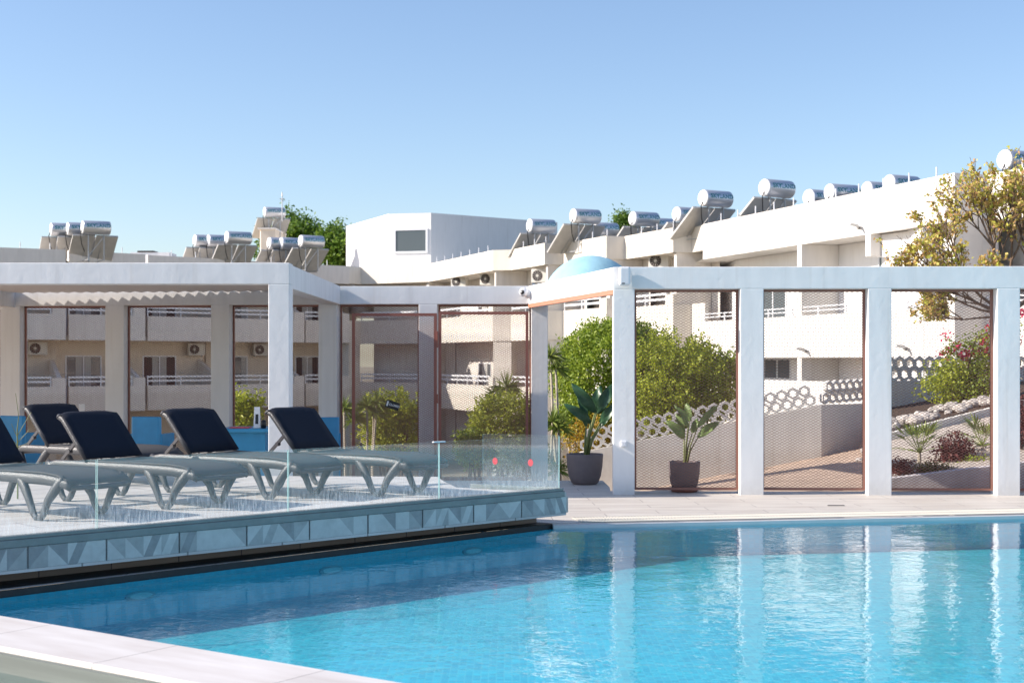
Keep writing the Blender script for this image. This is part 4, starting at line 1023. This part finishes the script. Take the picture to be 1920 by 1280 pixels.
def tree(name, label, cat, base, c, rad, n, leaf, lm, trunk_r=.06, seed=1, shell=.55, lobes=.2, bark='trunk', limbs=6, per=7, zmin=None, group=None, sh=0):
    t = thing(name, label, cat, base, group=group)
    shoots(crown(c, rad, n, leaf, per=per, seed=seed, shell=shell, lobes=lobes, zmin=zmin), c, rad, sh, leaf, seed+9).build('crown', M[lm], t, world=True)
    random.seed(seed+50); tops = [Vector(c) + Vector((U(-.7, .7)*rad[0], U(-.7, .7)*rad[1], U(-.3, .7)*rad[2])) for _ in range(limbs)]
    limb_set(base, tops, trunk_r, seed).build('trunk', M[bark], t, world=True, smooth=True)
    return t
YT = 26.3
tree('round_tree', 'big round clipped citrus tree behind the entrance and the first right column', 'tree', (XP(1120, YT), YT, -1.2), (XP(1158, YT), YT, ZP(705, YT)), (1.15, 1.0, 1.03), 6000, .055, 'leaf_tree', .07, 3, shell=.72, lobes=.14, bark='palebark', per=8, sh=25)
tree('round_tree', 'small round clipped tree lower down left of the potted plant', 'tree', (XP(1078, 25.4), 25.4, -1.3), (XP(1078, 25.4), 25.4, ZP(785, 25.4)), (.36, .36, .33), 480, .06, 'leaf_tree', .04, 9, shell=.6, lobes=.15, bark='palebark')
tree('leafy_shrub', 'large bright yellow-green shrub behind the mesh panel with the small pot', 'shrub', (XP(1270, 25.2), 25.2, -.9), (XP(1262, 25.2), 25.2, ZP(728, 25.2)), (.88, .75, .86), 2500, .06, 'leaf_bright', .05, 5, shell=.45, lobes=.5, sh=120)
tree('leafy_shrub', 'darker lower shrub spilling over the breeze blocks at right of the bright one', 'shrub', (XP(1335, 25.6), 25.6, -.9), (XP(1335, 25.6), 25.6, ZP(725, 25.6)), (.5, .5, .62), 700, .07, 'leaf_tree', .04, 15, shell=.5, lobes=.3, sh=30)
tree('orange_shrub', 'orange flowering shrub behind the dark potted plant', 'shrub', (XP(1110, 24.9), 24.9, -1.2), (XP(1112, 24.9), 24.9, ZP(818, 24.9)), (.5, .35, .36), 420, .055, 'leaf_orange', .03, 6, shell=.4, lobes=.3)
tree('topiary_hedge', 'rounded clipped hedge bush behind the right gate leaf', 'hedge', (XP(935, 28), 28, -1.6), (XP(945, 28), 28, ZP(805, 28)), (.68, .6, .66), 1300, .07, 'leaf_bright', .05, 7, shell=.6, lobes=.18, sh=20)
tree('topiary_hedge', 'low rounded lobe of hedge lying left of the taller hedge behind the right gate leaf', 'hedge', (XP(885, 27.6), 27.6, -1.6), (XP(885, 27.6), 27.6, ZP(840, 27.6)), (.32, .4, .35), 420, .065, 'leaf_tree', .03, 8, shell=.6, lobes=.15)
tree('leafy_shrub', 'yellow-green shrub behind the left gate leaf under the hanging sign', 'shrub', (XP(735, 27), 27, -1.5), (XP(738, 27), 27, ZP(805, 27)), (.62, .5, .62), 950, .07, 'leaf_bright', .04, 12, shell=.4, lobes=.35, sh=45)
tree('leafy_shrub', 'shrub showing between the blue table and the corner column behind the loungers', 'shrub', (XP(455, 27), 27, -1.5), (XP(452, 27), 27, ZP(795, 27)), (.42, .4, .55), 600, .07, 'leaf_bright', .04, 13, shell=.4, lobes=.35, sh=35)
tree('leafy_shrub', 'small dark shrub low behind the first mesh panel beside the gate', 'shrub', (XP(905, 26), 26, -1.5), (XP(980, 25.8), 25.8, ZP(860, 25.8)), (.6, .4, .35), 500, .06, 'leaf_dark', .04, 14, shell=.4, lobes=.35)
tree('pine_tree', 'green pine crown rising left of the white rooftop block', 'tree', (XP(560, 96), 96, -3.6), (XP(553, 96), 96, ZP(462, 96)), (1.9, 1.6, 2.0), 1500, .24, 'leaf_pine', .3, 21, shell=.3, lobes=.35, per=8)
tree('pine_tree', 'second green pine crown touching the white rooftop block', 'tree', (XP(630, 94), 94, -3.6), (XP(630, 94), 94, ZP(470, 94)), (1.25, 1.4, 1.6), 1100, .24, 'leaf_pine', .3, 22, shell=.3, lobes=.35, per=8)
tree('pine_tree', 'low pine foliage behind the frontmost heaters left of the pine crowns', 'tree', (XP(520, 98), 98, -3.6), (XP(525, 98), 98, ZP(478, 98)), (1.6, 1.4, 1.4), 800, .24, 'leaf_pine', .3, 23, shell=.3, lobes=.35, per=8)
tree('pine_tree', 'tiny treetop showing between two heaters above the stepped roofs', 'tree', (XP(1172, 90), 90, -3.6), (XP(1170, 90), 90, ZP(424, 90)), (.7, .8, .9), 300, .2, 'leaf_pine', .3, 24, shell=.3, lobes=.35, per=8)
# bougainvillea
t = tree('bougainvillea', 'bushy bougainvillea with magenta flowers in front of the shaded breeze block wall', 'shrub', (XP(1790, 25.5), 25.5, .6), (XP(1795, 25.5), 25.5, ZP(722, 25.5)), (.55, .45, .50), 650, .065, 'leaf_bright', .04, 31, shell=.35, lobes=.4)
crown((XP(1850, 25.3), 25.3, ZP(700, 25.3)), (.42, .4, .75), 420, .065, seed=35, shell=.35, lobes=.4).build('crown', M['leaf_tree'], t, world=True)
random.seed(33); mb = MB(); mbl = MB(); mt = MB()
arch = [(1775, 655), (1800, 640), (1830, 632), (1860, 620), (1890, 640), (1910, 600)]
for (px, py) in ((1768, 662), (1782, 658), (1776, 628), (1812, 667), (1818, 660), (1835, 660), (1857, 625), (1855, 612), (1850, 655), (1880, 640), (1900, 620), (1915, 585), (1912, 640), (1793, 648), (1805, 664), (1925, 690), (1842, 640)):
    Y = 25.2; leaf_quads(mb, (XP(px, Y), Y+U(-.1, .1), ZP(py, Y)), .055, 26, .045, aspect=.8)
for i in range(90):
    k = R()*(len(arch)-1); i0 = int(k); u = k-i0; px = arch[i0][0]*(1-u)+arch[min(i0+1, 5)][0]*u; py = arch[i0][1]*(1-u)+arch[min(i0+1, 5)][1]*u
    leaf_quads(mbl, (XP(px, 25.2), 25.2, ZP(py+U(-4, 14), 25.2)), .06, 8, .06)
mt.tube([(XP(1790, 25.5), 25.5, .6)]+[(XP(p, 25.2), 25.2, ZP(q, 25.2)) for p, q in arch[2:]], .015, 6)
mb.build('flowers', M['flower'], t, world=True); mbl.build('upper_leaves', M['leaf_tree'], t, world=True); mt.build('stem', M['trunk'], t, world=True)

# autumn tree: recursive branches with leaf clumps
def autumn_tree():
    Y = 23.8; base = Vector((XP(1893, Y), Y, 1.5)); t = thing('autumn_tree', 'sparse autumn tree with brown and yellow-green leaves rising over the right screen wall', 'tree', base)
    random.seed(77); br = MB(); lf = MB()
    def grow(p, d, L_, r, lvl):
        k = 4; pts = [p]; q = p.copy(); dd = d.copy()
        for i in range(k):
            dd = (dd + Vector((U(-.18, .18), U(-.15, .15), U(-.10, .14)))).normalized(); q = q + dd*L_/k; pts.append(q.copy())
        br.tube(pts, [max(.0035, r*(1-.5*i/k)) for i in range(k+1)], 6 if lvl < 2 else 4, cap=False)
        if lvl >= 2:
            for i in range(1, k+1):
                for s in range(2):
                    if R() < (.135 if lvl >= 3 else .05):
                        leaf_quads(lf, pts[i].lerp(pts[i-1], R()), .062, random.choice((2, 4, 6)), .03, aspect=.8)
        if lvl < 4:
            n = 4 if lvl < 2 else 3
            for i in range(n):
                at = pts[random.choice((2, 3, 4)) if lvl else random.choice((3, 4))]
                nd = (dd + Vector((U(-1, 1), U(-.8, .8), U(-.2, .8)))*(.62 if lvl else .7)).normalized()
                grow(at, nd, L_*U(.5, .74), r*.55, lvl+1)
    for d, L_ in (((-.5, 0, 1), 1.15), ((-.9, .1, .8), 1.1), ((-.12, .1, 1), 1.25), ((.35, 0, 1), 1.2), ((-.9, -.1, .35), .75), ((-.3, -.2, 1), 1.25), ((.8, 0, .8), 1.0), ((-1, 0, .18), 1.0), ((-1, .15, -.12), .75), ((-1, .1, .5), 1.15)):
        grow(base + Vector((0, 0, .9)), Vector(d).normalized(), L_, .026 if Vector(d).z < .6 else .034, 0)
    br.tube([base-Vector((0, 0, 1.3)), base+Vector((.03, 0, .3)), base+Vector((0, 0, .92))], [.10, .085, .07], 10)
    br.build('branches', M['trunk'], t, world=True, smooth=True); lf.build('leaves', M['leaf_autumn'], t, world=True)
autumn_tree()

def paddle(mb, base, tip, width, droop, up=(0, 0, 1), fold=.25):
    """one long leaf blade from base to tip"""
    base = Vector(base); tip = Vector(tip); d = tip-base; L_ = d.length; s = d.cross(Vector(up)).normalized(); n = s.cross(d).normalized()
    N = 12; b = len(mb.v)
    for i in range(N+1):
        t = i/N; w_ = width*(sin(pi*min(1, t*.92+.06))**.75)*(1-.25*t) if i < N else .002
        c = base + d*t + n*(sin(pi*t)*.10*L_) - Vector((0, 0, droop*t*t))
        for k, f in ((-1, 1), (-.5, .55), (0, 0), (.5, .55), (1, 1)): mb.v.append(tuple(c + s*k*w_*.5 + n*f*fold*w_*.5 + n*.012*sin(9*t+k*3)))
    for i in range(N):
        for k in range(4): a = b+i*5+k; mb.f.append((a, a+1, a+6, a+5)); mb.m.append(0)
def potted(label, px, Yp, prof, leaves, lm, stemr, saucer=False, width=.2):
    root = thing('potted_plant', label, 'potted plant', (XP(px, Yp), Yp, 0))
    rt, h = prof; pr_ = [(0, 0), (rt*.62, 0), (rt*.74, h*.06), (rt*.88, h*.28), (rt*.96, h*.6), (rt, h*.97), (rt*.985, h), (rt*.93, h), (rt*.9, h*.9), (0, h*.9)]
    z0 = .0
    if saucer:
        MB().lathe([(0, .002), (rt*.8, .002), (rt*.92, .04), (rt*.87, .04), (rt*.78, .015), (0, .015)], 32).build('saucer', M['gate'], root, smooth=True); z0 = .016
    p = MB().lathe(pr_, 40, (0, 0, z0)).build('pot', M['pot'], root, smooth=True)
    MB().lathe([(rt*.9, 0), (0, .02)], 20, (0, 0, z0+h*.9)).build('soil', M['soil'], p)
    for i, (dx, dz, tx, tz, w_, yy) in enumerate(leaves):
        st = MB(); b0 = Vector((dx*.15, yy*.2, h*.85)); b1 = Vector((dx, yy, dz)); st.tube([b0, b0.lerp(b1, .5)+Vector((-dx*.12, 0, .02)), b1], [stemr, stemr*.8, stemr*.5], 7)
        f = MB(); paddle(f, b1, (tx, yy*1.5+U(-.05, .05), tz), w_, .02, up=(U(-.5, .5), -1, U(.3, .8)))
        lo = f.build('leaf', M[lm], root, smooth=True); st.build('stem', M['stem'], lo, smooth=True)
    return root
def rel(px, py, cpx, Yp): return (XP(px, Yp)-XP(cpx, Yp), ZP(py, Yp))
def LV(cpx, Yp, bx, by, tx, ty, w_, yy=0.): a = rel(bx, by, cpx, Yp); b = rel(tx, ty, cpx, Yp); return (a[0], a[1], b[0], b[1], w_, yy)
random.seed(4)
c, Yp = 1096.5, 19.05
potted('dark taupe pot with tall dark glossy paddle leaves just inside the entrance', c, Yp, (.247, .405), [
    LV(c, Yp, 1116, 772, 1071, 715, 0.172, .0), LV(c, Yp, 1107, 792, 1056, 753, 0.148, -.08), LV(c, Yp, 1119, 775, 1152, 716, 0.172, .05), LV(c, Yp, 1125, 792, 1160, 752, 0.148, -.05),
    LV(c, Yp, 1118, 770, 1128, 720, 0.156, .12), LV(c, Yp, 1100, 800, 1085, 742, 0.125, .14), LV(c, Yp, 1127, 800, 1150, 770, 0.117, .1)], 'leaf_paddle_dark', .02)
c, Yp = 1283, 17.95
potted('taupe pot with light green upright paddle leaves behind the first mesh panel', c, Yp, (.2, .365), [
    LV(c, Yp, 1290, 800, 1265, 756, .11, 0), LV(c, Yp, 1294, 790, 1290, 752, .11, .05), LV(c, Yp, 1308, 800, 1346, 756, .10, -.03), LV(c, Yp, 1284, 822, 1250, 785, .14, .05),
    LV(c, Yp, 1310, 820, 1352, 788, .13, .06), LV(c, Yp, 1300, 812, 1312, 782, .10, .1), LV(c, Yp, 1284, 815, 1270, 772, .1, .08)], 'leaf_paddle', .012, saucer=True)
# low second saucer beside the small pot
def spiky(mb, c, n, L_, w_, seed, up=.2, droop=.25):
    random.seed(seed)
    for i in range(n):
        a = U(0, 2*pi); e = U(up-.5, 1.3); d = Vector((cos(a)*cos(e), sin(a)*cos(e), sin(e))); s = d.cross(Vector((0, 0, 1))).normalized() if abs(d.z) < .99 else Vector((1, 0, 0))
        LL = L_*U(.75, 1.15); c = Vector(c); m1 = c + d*LL*.5; tip = c + d*LL - Vector((0, 0, droop*LL*(1-max(0, sin(e)))))
        n_ = d.cross(s)*.004
        mb.add([c-s*w_*.3, c+s*w_*.3, m1+s*w_*.5, tip, m1-s*w_*.5], [(0, 1, 2, 3, 4)])
def dracaena(px, Y, heads, label, L_=.28, name='dracaena'):
    t = thing(name, label, 'plant', (XP(px, Y), Y, gz(XP(px, Y), Y)-.1)); b = Vector(t.location)
    tr = MB(); lv = MB()
    for i, (hx, hy) in enumerate(heads):
        h = Vector((XP(hx, Y), Y+U(-.1, .1), ZP(hy, Y))); tr.tube([b, b.lerp(h, .5)+Vector((U(-.04, .04), 0, 0)), h], [.028, .022, .018], 7); spiky(lv, h, 70, L_, .022, int(px)+i, up=0)
    lv.build('crown', M['leaf_spike'], t, world=True); tr.build('trunk', M['palebark'], t, world=True, smooth=True)
dracaena(650, 25, [(645, 765), (663, 785)], 'thin pale-stemmed dracaena leftmost behind the panel beside the gate')
dracaena(682, 25, [(688, 762)], 'tall pale-stemmed dracaena just right of the gate frame upright')
dracaena(700, 25.5, [(700, 775), (706, 755)], 'pale-stemmed dracaena with two heads left of the hanging sign')
dracaena(940, 28.6, [(935, 745), (950, 725)], 'spiky yucca rising over the hedge behind the right gate leaf', .42, 'yucca')
dracaena(1052, 23.5, [(1032, 668), (1042, 690)], 'tall spiky dracaena left of the round tree in the entrance gap', .30)
dracaena(1038, 23.0, [(1036, 790), (1048, 800)], 'short spiky yucca low in the entrance gap beside the glass fence', .32, 'yucca')
dracaena(1060, 22.6, [(1045, 880)], 'low green rosette at the foot of the dark taupe pot', .22, 'rosette_plant')
def palm(px, py, Y, label, seed, n=20, L_=.66):
    b = Vector((XP(px, Y), Y, ZP(py, Y))); t = thing('small_palm', label, 'palm', b - Vector((0, 0, .28))); random.seed(seed); lv = MB()
    MB().tube([b-Vector((0, 0, .32)), b-Vector((0, 0, .1)), b], [.03, .028, .022], 8).build('trunk', M['palebark'], t, world=True)
    for i in range(n):
        a = 2*pi*i/n + U(-.2, .2); e = U(.15, 1.2); d = Vector((cos(a)*cos(e), sin(a)*cos(e), sin(e))); L2 = L_*U(.7, 1)
        s = d.cross(Vector((0, 0, 1))).normalized(); hub = b + d*L2*.5
        lv.tube([b, hub], [.006, .004], 4)
        for k in range(11):
            f = (k-5)/5*1.15; dd = (d*cos(f) + s*sin(f)).normalized(); tip = hub + dd*L2*.5*(1-.2*abs(f)) - Vector((0, 0, .06)); ns = dd.cross(Vector((0, 0, 1))).normalized()
            lv.add([hub, hub.lerp(tip, .5)+ns*.014, tip, hub.lerp(tip, .5)-ns*.014], [(0, 1, 2, 3)])
    lv.build('fronds', M['leaf_spike'], t, world=True)
palm(1724, 848, 20.0, 'small fan palm at left in the planter of the rightmost whole panel', 3)
palm(1842, 836, 20.3, 'small fan palm at right in the planter, near the last whole column', 6)
def bedshrub(name, label, px, py, Y, rad, n, lm, seed, leaf=.045):
    X = XP(px, Y); z = ZP(py, Y); t = thing(name, label, 'shrub', (X, Y, bedz(X, Y)))
    crown((X, Y, z), rad, n, leaf, seed=seed, shell=.3, lobes=.35, per=6).build('foliage', M[lm], t, world=True)
    limb_set((X, Y, bedz(X, Y)-.02), [(X+U(-.1, .1), Y, z+U(-.05, .1)) for _ in range(4)], .01, seed).build('stems', M['trunk'], t, world=True)
bedshrub('red_shrub', 'dark red leafy shrub between the two small palms', 1790, 848, 19.7, (.25, .2, .22), 420, 'leaf_red', 41)
bedshrub('red_shrub', 'low dark red shrub at the left end of the planter', 1690, 878, 18.9, (.17, .15, .11), 160, 'leaf_red', 42, .035)
bedshrub('green_shrub', 'low green groundcover bush under the right small palm', 1836, 872, 19.4, (.24, .2, .10), 220, 'leaf_tree', 43, .035)
bedshrub('green_shrub', 'low dark groundcover between the left palm and the red shrub', 1752, 882, 19.0, (.28, .15, .08), 240, 'leaf_dark', 44, .035)
bedshrub('red_shrub', 'sprawling dark red shrub in the last panel at the right edge', 1915, 790, 19.8, (.25, .3, .4), 420, 'leaf_red', 45)
# hanging sign on the gate
sg = thing('hanging_sign', 'small black CLOSED sign hanging crooked on the left gate leaf', 'sign', (XP(736, 21.66), 21.64, ZP(759, 21.66)), 0)
b_ = MB().box((-.105, -.006, -.06), (.105, .006, .06)).build('board', M['black'], sg, bevel=.003); b_.rotation_euler = (0, radians(17), 0)
me = text_mesh('CLOSED', .045, .001); me.materials.clear(); me.materials.append(M['white_print'])
o = bpy.data.objects.new('lettering', me); COL.objects.link(o); o.parent = b_; o.rotation_euler = (radians(90), 0, 0); o.location = (.03, -.008, 0)
MB().box((-.09, -.0085, -.035), (-.065, -.0065, .04)).build('icon', M['white_print'], b_)
MB().tube([(-.06, 0, .06), (.0, 0, .2), (.07, 0, .02)], .002, 4).build('cord', M['black'], sg)
# underwater lights on the wall below the dark ledge
ld_ = (Vector(E1b)-Vector(E1a)).normalized(); ln_ = Vector((ld_.y, -ld_.x))
for px, lb in ((620, 'oval underwater pool light on the shaded pool wall, the larger and nearer one'), (885, 'oval underwater pool light on the shaded pool wall, the farther one near the corner'), (262, 'oval underwater pool light on the shaded pool wall, near the left edge')):
    k = (px-960)/F; t_ = (k*E1a[1]-E1a[0])/(ld_.x-k*ld_.y); c = Vector(E1a)+ld_*t_+ln_*.012
    L_ = thing('pool_light', lb, 'pool light', (c.x, c.y, -.17), 0, 'underwater lights on the shaded pool wall')
    for nm, a, b, o_, m in (('bezel', .13, .036, 0, 'bezel'), ('lens', .10, .024, .006, 'lens')):
        ring = [(ld_.x*a*cos(q), ld_.y*a*cos(q), b*sin(q)) for q in [2*pi*i_/24 for i_ in range(24)]]
        f = [(x+ln_.x*(o_+.004), y+ln_.y*(o_+.004), z) for x, y, z in ring]; g = [(x+ln_.x*(o_-.01), y+ln_.y*(o_-.01), z) for x, y, z in ring]
        MB().add(f+g, [tuple(range(24))]+[(i_, (i_+1) % 24, 24+(i_+1) % 24, 24+i_) for i_ in range(24)]).build(nm, M[m], L_)
print('objects', len(bpy.data.objects))
